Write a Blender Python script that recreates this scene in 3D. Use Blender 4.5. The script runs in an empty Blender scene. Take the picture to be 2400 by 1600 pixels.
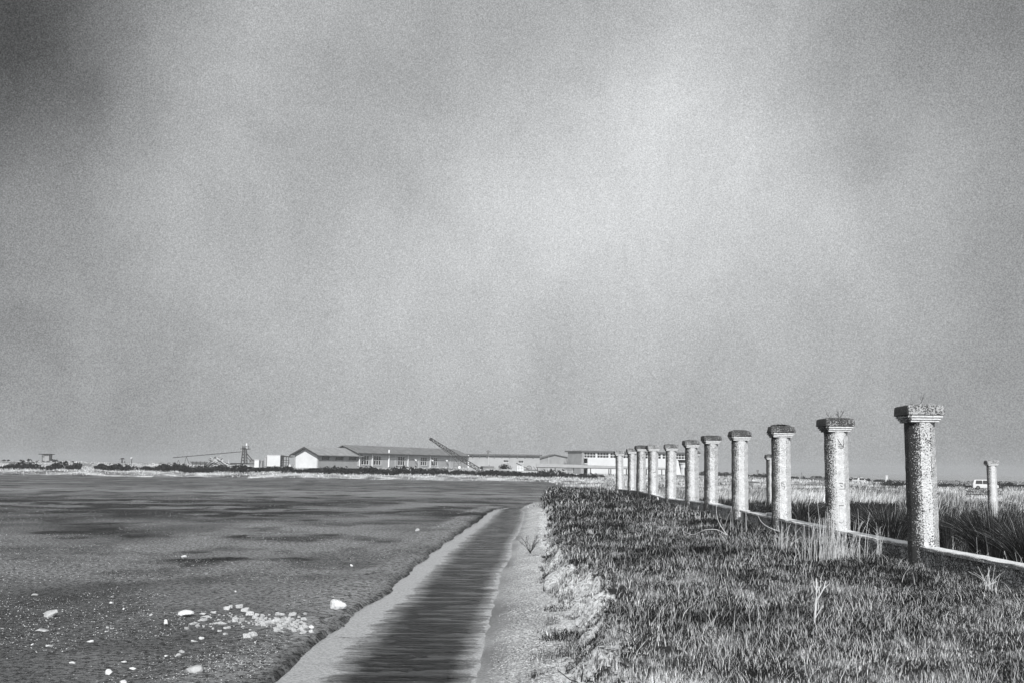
import bpy, math, random
import numpy as np
from mathutils import Vector, Matrix
random.seed(7); RNG = np.random.default_rng(11)
S = bpy.context.scene
COL = S.collection
R = math.radians
# ------------------------------------------------------------------ camera
F = 2590.0; PW, PH = 2400, 1600; E = 2.8
PITCH = math.atan(294.5 / F); ROLL = R(0.70)
cam_d = bpy.data.cameras.new("camera"); cam = bpy.data.objects.new("camera", cam_d); COL.objects.link(cam)
cam_d.sensor_width = 36; cam_d.lens = 36 * F / PW; cam_d.clip_end = 6000; cam_d.clip_start = 0.1
CM = Matrix.Translation((0, 0, E)) @ Matrix.Rotation(R(90) + PITCH, 4, 'X') @ Matrix.Rotation(ROLL, 4, 'Z')
cam.matrix_world = CM; S.camera = cam
C3 = CM.to_3x3()
def ray(px, py): return (C3 @ Vector(((px - PW / 2) / F, -(py - PH / 2) / F, -1))).normalized()
def at(px, py, D):                       # point on the pixel's ray at depth y = D
    r = ray(px, py); return Vector((0, 0, E)) + r * (D / r.y)
def atz(px, py, z=0.0):                  # point on the pixel's ray at height z
    r = ray(px, py); return Vector((0, 0, E)) + r * ((z - E) / r.z)
def xat(px, D, py=1110): return at(px, py, D).x
def zat(px, py, D): return at(px, py, D).z
# ------------------------------------------------------------------ noise in python
def _h(ix, iy, s):
    n = (ix.astype(np.int64) * 374761393 + iy.astype(np.int64) * 668265263 + s * 974711) & 0x7fffffff
    n = ((n ^ (n >> 13)) * 1274126177) & 0x7fffffff
    return ((n ^ (n >> 16)) & 0xffff) / 65535.0
def vn(x, y, s=0):
    x = np.asarray(x, float); y = np.asarray(y, float)
    ix = np.floor(x); iy = np.floor(y); fx = x - ix; fy = y - iy
    fx = fx * fx * (3 - 2 * fx); fy = fy * fy * (3 - 2 * fy)
    a = _h(ix, iy, s); b = _h(ix + 1, iy, s); c = _h(ix, iy + 1, s); d = _h(ix + 1, iy + 1, s)
    return (a * (1 - fx) + b * fx) * (1 - fy) + (c * (1 - fx) + d * fx) * fy
def fbm(x, y, s=0, o=4):
    t = 0; a = .5; k = 0
    for i in range(o):
        t = t + a * vn(np.asarray(x) * 2 ** i, np.asarray(y) * 2 ** i, s + i * 17); k += a; a *= .5
    return t / k
def sstep(a, b, x):
    t = np.clip((x - a) / (b - a), 0, 1); return t * t * (3 - 2 * t)
# ------------------------------------------------------------------ materials
def G(v): return (v * .97, v * .985, v, 1)
class NT:
    def __init__(s, name):
        s.m = bpy.data.materials.new(name); s.m.use_nodes = True
        s.t = s.m.node_tree; s.n = s.t.nodes; s.l = s.t.links
        s.b = s.n['Principled BSDF']; s.tc = s.n.new('ShaderNodeTexCoord')
        s.b.inputs['Roughness'].default_value = .9
        s.b.inputs['Specular IOR Level'].default_value = .25
    def map(s, scale=(1, 1, 1), src='Object', rot=(0, 0, 0)):
        m = s.n.new('ShaderNodeMapping'); s.l.new(s.tc.outputs[src], m.inputs[0])
        m.inputs['Scale'].default_value = scale; m.inputs['Rotation'].default_value = rot
        return m.outputs[0]
    def noise(s, scale, vec=None, detail=4, rough=.6, dist=0):
        n = s.n.new('ShaderNodeTexNoise'); n.inputs['Scale'].default_value = scale
        n.inputs['Detail'].default_value = detail; n.inputs['Roughness'].default_value = rough
        n.inputs['Distortion'].default_value = dist
        s.l.new(vec if vec else s.tc.outputs['Object'], n.inputs['Vector']); return n.outputs[0]
    def voro(s, scale, vec=None, out=0, feat='F1'):
        n = s.n.new('ShaderNodeTexVoronoi'); n.inputs['Scale'].default_value = scale; n.feature = feat
        s.l.new(vec if vec else s.tc.outputs['Object'], n.inputs['Vector']); return n.outputs[out]
    def ramp(s, fac, stops):
        r = s.n.new('ShaderNodeValToRGB'); e = r.color_ramp.elements
        while len(e) < len(stops): e.new(.5)
        for q, (p, v) in zip(e, stops): q.position = p; q.color = G(v)
        s.l.new(fac, r.inputs[0]); return r.outputs[0]
    def framp(s, fac, stops):
        r = s.n.new('ShaderNodeValToRGB'); e = r.color_ramp.elements
        while len(e) < len(stops): e.new(.5)
        for q, (p, v) in zip(e, stops): q.position = p; q.color = (v, v, v, 1)
        s.l.new(fac, r.inputs[0]); return r.outputs[0]
    def mix(s, fac, a, b, mode='MIX'):
        m = s.n.new('ShaderNodeMix'); m.data_type = 'RGBA'; m.blend_type = mode
        for k, v in ((0, fac), (6, a), (7, b)):
            if hasattr(v, 'is_linked') or hasattr(v, 'node'): s.l.new(v, m.inputs[k])
            elif k == 0: m.inputs[0].default_value = v
            else: m.inputs[k].default_value = G(v)
        return m.outputs[2]
    def math(s, op, a, b=0, clamp=False):
        m = s.n.new('ShaderNodeMath'); m.operation = op; m.use_clamp = clamp
        for k, v in ((0, a), (1, b)):
            if hasattr(v, 'node'): s.l.new(v, m.inputs[k])
            else: m.inputs[k].default_value = v
        return m.outputs[0]
    def attr(s, name):
        a = s.n.new('ShaderNodeAttribute'); a.attribute_name = name; return a.outputs['Fac']
    def sep(s, src='Object'):
        x = s.n.new('ShaderNodeSeparateXYZ'); s.l.new(s.tc.outputs[src], x.inputs[0]); return x.outputs
    def col(s, c): s.l.new(c, s.b.inputs['Base Color']); return s
    def rough(s, c):
        if hasattr(c, 'node'): s.l.new(c, s.b.inputs['Roughness'])
        else: s.b.inputs['Roughness'].default_value = c
        return s
    def bump(s, h, strength=.5, dist=.02):
        b = s.n.new('ShaderNodeBump'); b.inputs['Strength'].default_value = strength
        b.inputs['Distance'].default_value = dist; s.l.new(h, b.inputs['Height'])
        s.l.new(b.outputs[0], s.b.inputs['Normal']); return s
M = {}
def plain(name, v, var=.35, scale=3.0, rough=.85, metal=0, bs=0.0):
    t = NT(name); n = t.noise(scale, detail=5, rough=.7)
    t.col(t.ramp(n, [(.3, v * (1 - var)), (.7, v * (1 + var))])); t.rough(rough)
    t.b.inputs['Metallic'].default_value = metal
    if bs: t.bump(t.noise(scale * 6, detail=3), bs, .01)
    M[name] = t.m; return t
def make_materials():
    plain('rust_metal', .06, .6, 2.0, .7); plain('dark_metal', .035, .4, 2.0, .5)
    plain('white_paint', .66, .07, .7, .6); plain('grey_metal', .16, .3, 1.0, .6)
    plain('pipe_white', .85, .05, 1.0, .5); plain('gable_white', .68, .1, .5, .9); plain('plaster_white', .38, .12, .5, .9)
    plain('render_grey', .42, .16, .8, .9); plain('render_pale', .5, .14, .5, .9)
    plain('shade_grey', .30, .2, .5, .9); plain('timber', .2, .7, 1.5, .9)
    plain('timber_dark', .05, .5, 1.5, .9); plain('timber_pale', .6, .3, 1.5, .9)
    plain('rubber', .015, .3, 6, .9); plain('twig_dark', .02, .4, 20, .9)
    plain('twig_pale', .62, .25, 20, .8); plain('twig_mid', .12, .4, 20, .9)
    plain('moss', .02, .6, 30, .95); plain('rust_mark', .09, .6, 30, .95)
    plain('fence_metal', .05, .3, 2, .7)
    t = plain('glass_dark', .018, .5, .6, .12); t.b.inputs['Specular IOR Level'].default_value = .5
    t = plain('car_white', .62, .03, 1, .25); t.b.inputs['Specular IOR Level'].default_value = .5
    t = plain('car_dark', .10, .1, 1, .25); t.b.inputs['Specular IOR Level'].default_value = .5
    t = plain('lamp_glass', .7, .1, 3, .15)
    # roofs: corrugated / tiled
    for nm, v in (('roof_tiles', .19), ('roof_tiles_pale', .30), ('roof_dark', .12)):
        t = NT(nm); n = t.noise(.9, detail=6, rough=.7); n2 = t.noise(7, detail=2)
        c = t.ramp(n, [(.3, v * .65), (.5, v), (.72, v * 1.35)])
        c = t.mix(t.framp(n2, [(.55, 0), (.7, .5)]), c, v * .5)
        t.col(c); M[nm] = t.m
    # brick-grey rendered facade with streaks
    t = NT('facade'); n = t.noise(.35, t.map((1, 1, .5)), 6, .65); n2 = t.noise(2.5, t.map((3, 3, .3)), 4)
    c = t.ramp(n, [(.3, .34), (.5, .42), (.7, .48)]); c = t.mix(t.framp(n2, [(.5, 0), (.75, .45)]), c, .25)
    t.col(c).bump(t.noise(8), .3, .02); M['facade'] = t.m
    # column shaft: pale concrete with exposed dark aggregate, lichen, and left-side shade put into the colour
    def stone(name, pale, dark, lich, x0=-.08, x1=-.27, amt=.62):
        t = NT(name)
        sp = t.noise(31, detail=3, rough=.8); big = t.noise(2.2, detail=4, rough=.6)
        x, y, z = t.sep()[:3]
        oi = t.n.new('ShaderNodeObjectInfo'); side = t.math('ADD', t.math('MULTIPLY', t.framp(t.math('ADD', t.math('MULTIPLY', x, -1), .5), [(.5 - x0, 0), (.5 - x1, 1)]), amt), t.math('MULTIPLY', oi.outputs['Random'], .25))                 # darker left side: shade painted in along with lichen
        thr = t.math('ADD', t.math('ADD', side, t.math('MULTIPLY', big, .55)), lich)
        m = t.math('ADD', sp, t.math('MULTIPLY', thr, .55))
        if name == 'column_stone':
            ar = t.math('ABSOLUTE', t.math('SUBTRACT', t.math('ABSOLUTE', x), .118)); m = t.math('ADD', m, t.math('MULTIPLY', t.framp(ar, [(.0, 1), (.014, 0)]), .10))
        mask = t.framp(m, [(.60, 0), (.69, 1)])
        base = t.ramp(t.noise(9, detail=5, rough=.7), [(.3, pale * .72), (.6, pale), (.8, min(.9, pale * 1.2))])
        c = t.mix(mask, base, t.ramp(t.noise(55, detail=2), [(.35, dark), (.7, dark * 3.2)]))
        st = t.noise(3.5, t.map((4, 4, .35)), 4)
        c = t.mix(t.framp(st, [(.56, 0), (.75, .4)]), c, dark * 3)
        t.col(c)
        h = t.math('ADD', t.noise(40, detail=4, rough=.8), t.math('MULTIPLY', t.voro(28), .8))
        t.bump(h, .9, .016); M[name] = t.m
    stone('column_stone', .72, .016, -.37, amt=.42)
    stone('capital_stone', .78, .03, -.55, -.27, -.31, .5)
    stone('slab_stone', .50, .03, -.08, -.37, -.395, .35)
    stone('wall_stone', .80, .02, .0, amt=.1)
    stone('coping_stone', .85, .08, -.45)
    # rocks
    t = NT('white_rock'); n = t.noise(6, detail=6, rough=.75)
    t.col(t.ramp(n, [(.32, .22), (.48, .62), (.66, .85)])).bump(t.noise(14, detail=4), .8, .03); M['white_rock'] = t.m
    t = NT('grey_rock'); n = t.noise(6, detail=6, rough=.75)
    t.col(t.ramp(n, [(.3, .2), (.5, .4), (.7, .55)])).bump(t.noise(14, detail=4), .8, .03); M['grey_rock'] = t.m
    # vegetation: per-blade shade attribute
    def veg(name, stops, trans=.12):
        t = NT(name); c = t.ramp(t.attr('shade'), stops)
        t.col(c); t.rough(.8); t.b.inputs['Specular IOR Level'].default_value = .05
        tr = t.n.new('ShaderNodeBsdfTranslucent'); t.l.new(c, tr.inputs[0])
        mx = t.n.new('ShaderNodeMixShader'); mx.inputs[0].default_value = trans
        t.l.new(t.b.outputs[0], mx.inputs[1]); t.l.new(tr.outputs[0], mx.inputs[2])
        t.l.new(mx.outputs[0], t.n['Material Output'].inputs['Surface']); M[name] = t.m
    veg('grass_blade', [(0, .004), (.44, .02), (.66, .10), (.80, .5), (1, 1.0)])
    veg('reed_blade', [(0, .01), (.32, .05), (.55, .24), (.8, .6), (1, .85)])
    veg('rush_blade', [(0, .006), (.6, .025), (.85, .12), (1, .5)])
    veg('dry_blade', [(0, .15), (.4, .4), (1, .85)])
    veg('shrub_leaf', [(0, .006), (.7, .02), (.93, .06), (1, .2)])
    veg('bare_branch', [(0, .05), (1, .12)])
    # mud flat
    t = NT('mud'); P = t.map((1, 1, 1), 'Object')
    big = t.noise(.085, P, 5, .55, .6); med = t.noise(1.25, t.map((1.0, .5, 1)), 3, .5); fine = t.noise(9, P, 4, .8)
    grit = t.noise(38, P, 2, .8)
    far = t.attr('far'); c = t.ramp(big, [(.38, .045), (.46, .10), (.53, .20), (.62, .34)])
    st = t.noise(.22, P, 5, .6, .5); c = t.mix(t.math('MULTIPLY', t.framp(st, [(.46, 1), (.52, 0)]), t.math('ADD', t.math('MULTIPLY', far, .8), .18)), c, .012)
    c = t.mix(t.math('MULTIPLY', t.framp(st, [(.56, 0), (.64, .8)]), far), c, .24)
    t.b.inputs['Specular IOR Level'].default_value = .06
    # damp dark patches, present only in a broad zone
    zone = t.attr('damp')
    pm = t.framp(t.math('ADD', zone, t.math('MULTIPLY', t.math('SUBTRACT', t.noise(2.2, P, 4, .6), .5), 1.1)), [(.32, 0), (.46, 1)])
    c = t.mix(pm, c, .012)
    pl = t.math('MULTIPLY', t.framp(t.noise(.3, t.map((.8, .5, 1), rot=(0, 0, .3)), 4, .5), [(.38, 0), (.54, 1)]), t.attr('pale'))
    c = t.mix(pl, c, .38)
    c = t.mix(t.framp(fine, [(.46, 0), (.57, .9)]), c, .02)
    c = t.mix(t.framp(grit, [(.57, 0), (.66, .75)]), c, .45)
    rim = t.attr('rim'); c = t.mix(t.math('MULTIPLY', rim, t.framp(t.noise(2.5, P, 5, .7), [(.4, .1), (.6, .9)])), c, .012)
    t.col(c).rough(.95)
    t.bump(t.math('ADD', t.noise(5, P, 6, .8), t.math('MULTIPLY', grit, .5)), 1.0, .09); M['mud'] = t.m
    # sandy strip
    t = NT('sand'); fine = t.noise(16, detail=4, rough=.85); big = t.noise(.5, t.map((1.2, .5, 1)), 4, .5)
    c = t.ramp(big, [(.35, .20), (.5, .29), (.68, .42)])
    gr = t.attr('gravel')
    c = t.mix(t.math('MULTIPLY', t.framp(fine, [(.48, 0), (.58, 1)]), t.math('ADD', t.math('MULTIPLY', gr, .6), .4)), c, .06)
    c = t.mix(t.math('MULTIPLY', t.framp(t.noise(24, detail=2, rough=.8), [(.50, 0), (.60, .95)]), gr), c, .8)
    t.col(c).bump(t.noise(11, detail=5, rough=.8), .9, .05); M['sand'] = t.m
    # bank soil
    t = NT('bank_soil'); fine = t.noise(14, detail=5, rough=.8); bare = t.attr('bare')
    pale = t.ramp(fine, [(.40, .08), (.46, .55), (.54, .88)])
    dark = t.ramp(fine, [(.35, .012), (.6, .05), (.75, .12)])
    bm = t.math('ADD', bare, t.math('MULTIPLY', t.math('SUBTRACT', t.noise(3.4, detail=6, rough=.75), .5), 2.6), True)
    t.col(t.mix(t.framp(bm, [(.35, 0), (.6, 1)]), dark, pale)).bump(t.noise(8, detail=6, rough=.8), 1.0, .09); M['bank_soil'] = t.m
    # marsh and far bank
    t = NT('marsh_soil'); t.col(t.ramp(t.noise(.8, detail=5), [(.35, .012), (.65, .05)])); M['marsh_soil'] = t.m
    t = NT('far_soil'); n = t.noise(.22, t.map((.6, 2.2, 1)), 5, .7)
    t.col(t.ramp(n, [(.38, .05), (.48, .22), (.58, .55)])); M['far_soil'] = t.m
    # channel water
    t = NT('channel_water'); mid = t.attr('mid')
    rip = t.noise(1.0, t.map((.5, 2.7, 1), rot=(0, 0, .02)), 6, .66, .7)
    rip2 = t.noise(1.0, t.map((1.6, 5.0, 1)), 4, .6, .6)
    rip3 = t.noise(1.0, t.map((.8, 1.6, 1)), 5, .7, .3)
    mm = t.math('ADD', mid, t.math('MULTIPLY', t.math('SUBTRACT', rip3, .5), 1.1), True)
    rr = t.math('MULTIPLY', t.framp(rip, [(.42, 0), (.56, 1)]), t.framp(mm, [(.25, 0), (.62, 1)]))
    sed = t.ramp(t.noise(22, detail=3, rough=.8), [(.36, .22), (.6, .44)])
    t.col(t.mix(t.framp(mm, [(.15, 0), (.75, 1)]), sed, .006)).rough(.09)
    t.b.inputs['Specular IOR Level'].default_value = .32; t.b.inputs['IOR'].default_value = 1.13
    hh = t.math('MULTIPLY', t.math('ADD', t.math('MULTIPLY', rip, .35), rip2), t.math('ADD', t.math('MULTIPLY', t.framp(mm, [(.2, 0), (.65, 1)]), t.framp(rip, [(.47, 1.0), (.53, .04)])), .008))
    t.bump(hh, 1.0, .48); M['channel_water'] = t.m
    t = NT('ditch_water'); t.b.inputs['Base Color'].default_value = G(.01); t.rough(.06)
    t.bump(t.noise(1, t.map((2, 8, 1)), 3), .4, .05); M['ditch_water'] = t.m
make_materials()
# ------------------------------------------------------------------ objects
def tag(o, label=None, cat=None, group=None, kind=None):
    if label: o['label'] = label
    if cat: o['category'] = cat
    if group: o['group'] = group
    if kind: o['kind'] = kind
    return o
def thing(name, loc, label, cat, group=None, rz=0):
    o = bpy.data.objects.new(name, None); COL.objects.link(o); o.location = loc; o.rotation_euler = (0, 0, rz)
    o.empty_display_size = .3
    return tag(o, label, cat, group)
class MB:
    def __init__(s): s.v = []; s.f = []
    def add(s, vs, fs):
        b = len(s.v); s.v += [Vector(p) for p in vs]; s.f += [tuple(b + i for i in f) for f in fs]; return s
    def hexa(s, p):   # 8 points: bottom 4 then top 4
        return s.add(p, [(0, 3, 2, 1), (4, 5, 6, 7), (0, 1, 5, 4), (1, 2, 6, 5), (2, 3, 7, 6), (3, 0, 4, 7)])
    def box(s, c, d, rz=0):
        c = Vector(c); m = Matrix.Rotation(rz, 3, 'Z'); x, y, z = (q / 2 for q in d)
        P = [(-x, -y, -z), (x, -y, -z), (x, y, -z), (-x, y, -z), (-x, -y, z), (x, -y, z), (x, y, z), (-x, y, z)]
        return s.hexa([c + m @ Vector(p) for p in P])
    def bar(s, a, b, w, h=None):
        a = Vector(a); b = Vector(b); h = h or w; d = (b - a).normalized()
        u = d.cross(Vector((0, 0, 1)))
        if u.length < .01: u = Vector((1, 0, 0))
        u.normalize(); n = u.cross(d)
        P = [q + u * i * w / 2 + n * j * h / 2 for q in (a, b) for i, j in ((-1, -1), (1, -1), (1, 1), (-1, 1))]
        return s.hexa(P)
    def tube(s, pts, rad, n=6, cap=True):
        pts = [Vector(p) for p in pts]; b = len(s.v)
        if not hasattr(rad, '__len__'): rad = [rad] * len(pts)
        for i, p in enumerate(pts):
            d = (pts[min(i + 1, len(pts) - 1)] - pts[max(i - 1, 0)]).normalized()
            u = d.cross(Vector((0, 0, 1)))
            if u.length < .05: u = d.cross(Vector((1, 0, 0)))
            u.normalize(); w = u.cross(d)
            for k in range(n):
                a = 2 * math.pi * k / n; s.v.append(p + (u * math.cos(a) + w * math.sin(a)) * rad[i])
        for i in range(len(pts) - 1):
            for k in range(n):
                s.f.append((b + i * n + k, b + i * n + (k + 1) % n, b + (i + 1) * n + (k + 1) % n, b + (i + 1) * n + k))
        if cap:
            s.f.append(tuple(b + k for k in reversed(range(n)))); s.f.append(tuple(b + (len(pts) - 1) * n + k for k in range(n)))
        return s
    def prism(s, poly, d):
        poly = [Vector(p) for p in poly]; d = Vector(d); n = len(poly)
        return s.add(poly + [p + d for p in poly], [tuple(reversed(range(n))), tuple(range(n, 2 * n))] +
                     [(i, (i + 1) % n, n + (i + 1) % n, n + i) for i in range(n)])
    def build(s, name, mat, parent=None, smooth=False, off=None, label=None):
        me = bpy.data.meshes.new(name); o = None
        if off is None: off = parent.location if parent is not None and parent.parent is None else Vector((0, 0, 0))
        me.from_pydata([tuple(p - off) for p in s.v], [], s.f); me.materials.append(M[mat])
        if smooth: me.polygons.foreach_set('use_smooth', [True] * len(me.polygons))
        me.update()
        o = bpy.data.objects.new(name, me); COL.objects.link(o)
        if parent is not None: o.parent = parent
        if label: o['label'] = label
        return o
    def buildsub(s, name, mat, part, root): # sub-part of a part; verts in world coords
        return s.build(name, mat, part, off=root.location)
def recalc(o):
    import bmesh
    bm = bmesh.new(); bm.from_mesh(o.data); bmesh.ops.recalc_face_normals(bm, faces=bm.faces); bm.to_mesh(o.data); bm.free(); return o
def np_mesh(name, V, Fq, mat, attrs=None, smooth=False):
    me = bpy.data.meshes.new(name); nv = len(V); nf = len(Fq); k = Fq.shape[1]
    me.vertices.add(nv); me.vertices.foreach_set('co', np.ascontiguousarray(V, np.float32).ravel())
    me.loops.add(nf * k); me.loops.foreach_set('vertex_index', Fq.astype(np.int32).ravel())
    me.polygons.add(nf); me.polygons.foreach_set('loop_start', np.arange(0, nf * k, k, dtype=np.int32))
    if smooth: me.polygons.foreach_set('use_smooth', np.ones(nf, bool))
    me.update(calc_edges=True)
    for an, av in (attrs or {}).items():
        a = me.attributes.new(an, 'FLOAT', 'POINT'); a.data.foreach_set('value', np.ascontiguousarray(av, np.float32))
    me.materials.append(M[mat])
    o = bpy.data.objects.new(name, me); COL.objects.link(o); return o
def copy_tree(o, parent=None):
    c = o.copy(); COL.objects.link(c); c.parent = parent
    for ch in [q for q in bpy.data.objects if q.parent == o]: copy_tree(ch, c)
    return c
# blades: arrays of base points, heights, widths, azimuth of lean, lean amount, shade
def blades(P, H, W, A, Lz, sh, k=2, droop=1.0):
    n = len(P); yaw = RNG.uniform(0, math.pi, n); u = np.stack([np.cos(yaw), np.sin(yaw), np.zeros(n)], 1)
    ld = np.stack([np.cos(A), np.sin(A), np.zeros(n)], 1); V = []
    for i in range(k + 1):
        t = i / k
        c = P + ld * (Lz * H * t ** 1.8)[:, None]; c = c.copy(); c[:, 2] += H * (t - droop * .35 * Lz * t ** 3)
        w = (W * (1 - t ** 1.5 * .85) * .5)[:, None]
        V.append(c - u * w); V.append(c + u * w)
    V = np.stack(V, 1).reshape(-1, 3); m = 2 * (k + 1); b = (np.arange(n) * m)[:, None]; q = []
    for i in range(k): q.append(b + np.array([[2 * i, 2 * i + 1, 2 * i + 3, 2 * i + 2]]))
    return V, np.concatenate(q, 0), np.repeat(sh, m)
def join(parts):
    V = []; Fq = []; A = []; o = 0
    for v, f, a in parts: V.append(v); Fq.append(f + o); A.append(a); o += len(v)
    return np.concatenate(V), np.concatenate(Fq), np.concatenate(A)
# ------------------------------------------------------------------ terrain
WZ = -0.075
def curve(pts, z):
    w = sorted([(atz(a, b, z).y, atz(a, b, z).x) for a, b in pts]); return np.array([q[0] for q in w]), np.array([q[1] for q in w])
XL = curve([(560, 1680), (641, 1600), (690, 1560), (746, 1512), (821, 1448), (892, 1402), (920, 1382), (960, 1341), (1005, 1304), (1039, 1277), (1083, 1246), (1124, 1219), (1141, 1203), (1161, 1193), (1190, 1188)], WZ)
XR = curve([(1080, 1680), (1098, 1593), (1106, 1550), (1117, 1501), (1144, 1426), (1152, 1390), (1158, 1352), (1185, 1311), (1195, 1270), (1212, 1245), (1222, 1218), (1225, 1200), (1212, 1187)], WZ)
XE = curve([(1420, 1680), (1452, 1600), (1470, 1540), (1462, 1490), (1418, 1440), (1402, 1400), (1385, 1350), (1345, 1310), (1330, 1280), (1318, 1240), (1305, 1200), (1290, 1165), (1284, 1150)], .62)
def xl(y): return np.interp(y, *XL) + .05 * np.sin(np.asarray(y) * 1.3)
def xr(y): return np.interp(y, *XR)
def xe(y): return np.interp(y, *XE) + (vn(np.asarray(y) * .9, 3, 5) - .5) * .35 + (vn(np.asarray(y) * 3.1, 8, 6) - .5) * .16
YEND = float(min(XL[0][-1], XR[0][-1]))
XW = 8.86
def zf(x, y):
    x = np.asarray(x, float); y = np.asarray(y, float)
    z = (fbm(x * .25, y * .25, 1) - .5) * .06 + (fbm(x * 1.7, y * 1.7, 9, 3) - .5) * .05
    e = xe(y); l = xl(y); r = xr(y)
    on = 1 - sstep(YEND - 2, YEND + 1, y)
    nr = (vn(x * 4, y * 4, 33) - .5) * .12
    # channel: steep cut on the left, gentle right
    dl = (x - l) + nr * .6; dr = r - x
    cut = sstep(-.13, .04, dl) * sstep(-.9, .5, dr)
    z = z * (1 - cut * on) - on * cut * (.13 + .12 * sstep(0, .9, dl) * sstep(0, .8, dr))
    # levee of silt beside the left edge
    z += on * .06 * np.exp(-((x - l + .9) / .55) ** 2) + on * (fbm(x * 6, y * 3, 35, 2) - .5) * .045 * np.exp(-((x - l + .25) / .3) ** 2)
    # strip between channel and bank
    s = sstep(r + .2, np.maximum(e - .5, r + .6), x)
    z += .12 * s * (1 - sstep(85, 95, y))
    fade = 1 - sstep(100, 112, y)
    bank = sstep(-.62, .08, x - e + (vn(x * 5, y * 2.2, 61) - .5) * .35)
    hump = .35 * np.exp(-((y - 96) / 14) ** 2) * np.exp(-((x - 4.8) / 2.4) ** 2)
    pl = (.5 + .17 * sstep(4, 8.5, x) + (fbm(x * .7, y * .7, 21) - .5) * .22 + hump)
    z = z + bank * fade * pl
    z = z + ((fbm(x * 6.5, y * 4.5, 41, 3) - .5) * .34) * bank * (1 - sstep(.3, 1.3, x - e)) * fade
    # behind the wall
    beh = sstep(XW + .25, XW + 1.6, x)
    mz = -.1 + (fbm(x * .12, y * .12, 77) - .5) * .3 - .35 * np.exp(-((y - 62) / 22) ** 2) * sstep(XW + 1, XW + 4, x) * (1 - sstep(30, 40, x))
    z = z * (1 - beh) + mz * beh
    # far embankment
    top = np.interp(x, [-300, -60, -10, 4, 22, 55, 90], [3.4, 2.55, 2.35, 1.7, 1.35, 1.2, .1])
    y0 = 226 + (fbm(x * .05, 0 * x, 50) - .5) * 10
    em = .42 * sstep(0, 5, y - y0) + .58 * sstep(12, 36, y - y0)
    em = em * top + (fbm(x * .12, y * .12, 88) - .5) * .6 * sstep(0, 10, y - y0) * (top > .5)
    return z * (1 - sstep(0, 6, y - y0)) + em
def ZF(x, y): return float(zf(np.array([x]), np.array([y]))[0])
xs = np.concatenate([-np.geomspace(26, 1500, 80)[::-1], np.arange(-25.8, -6, .2), np.arange(-5.9, 10.6, .11), np.geomspace(10.7, 1500, 110)])
ys = [-60, -30, -12, -4, 1, 4, 6, 7.5]; y = 8.5
while y < 2200:
    ys.append(y); y *= (1.0075 if y < 110 else (1.012 if y < 300 else 1.06))
ys = np.array(ys)
X, Y = np.meshgrid(xs, ys); Z = zf(X, Y)
nx, ny = len(xs), len(ys)
V = np.stack([X.ravel(), Y.ravel(), Z.ravel()], 1)
idx = np.arange(nx * ny).reshape(ny, nx)
Q = np.stack([idx[:-1, :-1], idx[:-1, 1:], idx[1:, 1:], idx[1:, :-1]], -1).reshape(-1, 4)
cx = V[Q, 0].mean(1); cy = V[Q, 1].mean(1)
yc = 226 + (fbm(cx * .05, 0 * cx, 50) - .5) * 10 + 1
far = cy > yc; marsh = (~far) & (cx > XW + .05); fadeb = cy < 108
bankr = (~far) & (~marsh) & (cx > xe(cy) - .75) & fadeb
sandr = (~far) & (~marsh) & (~bankr) & (cx > xr(cy) - .15) & (cy < YEND - 6 + 24 * (cx - xr(cy)) / np.maximum(xe(cy) - xr(cy), .5) + 3 * fbm(cx * 2, cy * .3, 5))
mudr = ~(far | marsh | bankr | sandr)
def sub(name, mask, mat, attrs):
    q = Q[mask]; u, inv = np.unique(q, return_inverse=True)
    v = V[u]; o = np_mesh(name, v, inv.reshape(-1, 4), mat, {k: f(v[:, 0], v[:, 1]) for k, f in attrs.items()}, True)
    return tag(o, kind='structure')
def damp(x, y):
    a = 0 * x; r = random.Random(77)
    for i in range(95):
        px = r.choice((r.uniform(60, 820), r.gauss(430, 130))); py = r.choice((r.uniform(1190, 1345), r.gauss(1255, 30)))
        p = atz(px, max(py, 1175), 0); s = r.uniform(.6, 1.25)
        a = np.maximum(a, np.exp(-(((x - p.x) / (1.0 * s * (p.y / 50) ** .6)) ** 2 + ((y - p.y) / (1.25 * s * (p.y / 50))) ** 2)) * .95)
    return a
def pale(x, y):
    a = np.exp(-(((x + 7.5) / 4.5) ** 2 + ((y - 47) / 14) ** 2)) + 1.0 * np.exp(-((y - 112) / 16) ** 2) + .8 * np.exp(-(((x + 4) / 4) ** 2 + ((y - 28) / 12) ** 2))
    for px, py, rx, ry, am in ((600, 1248, 2.2, 3.5, 1.3), (470, 1280, 2.2, 3.0, 1.3), (700, 1225, 2.5, 4.5, 1.0), (900, 1190, 4, 4, .9), (1010, 1180, 3.5, 3, .9), (300, 1225, 4, 5, .7), (640, 1330, 3, 1.6, .8), (880, 1300, 2, 4, .8), (1030, 1185, 4, 3, .8), (760, 1490, .8, .7, .9)):
        p = atz(px, py, 0); a += am * np.exp(-(((x - p.x) / rx) ** 2 + ((y - p.y) / ry) ** 2))
    a += .55 * np.exp(-((y - 34) / 9) ** 2) + 2.0 * np.exp(-((x - xl(y) + .85) / .48) ** 2) * (y < YEND); return np.clip(a + .35 * sstep(100, 140, y), 0, 1)
def rim(x, y):
    d = x - xl(y); return np.exp(-((d + .03) / .13) ** 2) * (y < YEND)
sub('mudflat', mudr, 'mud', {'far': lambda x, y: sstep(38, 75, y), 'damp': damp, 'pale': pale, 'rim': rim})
sub('sandy_shore', sandr, 'sand', {'gravel': lambda x, y: sstep(.22, .8, (x - xr(y)) / np.maximum(xe(y) - .75 - xr(y), .4) * 1.6 + (fbm(x, y, 3) - .5) * .5)})
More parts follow.
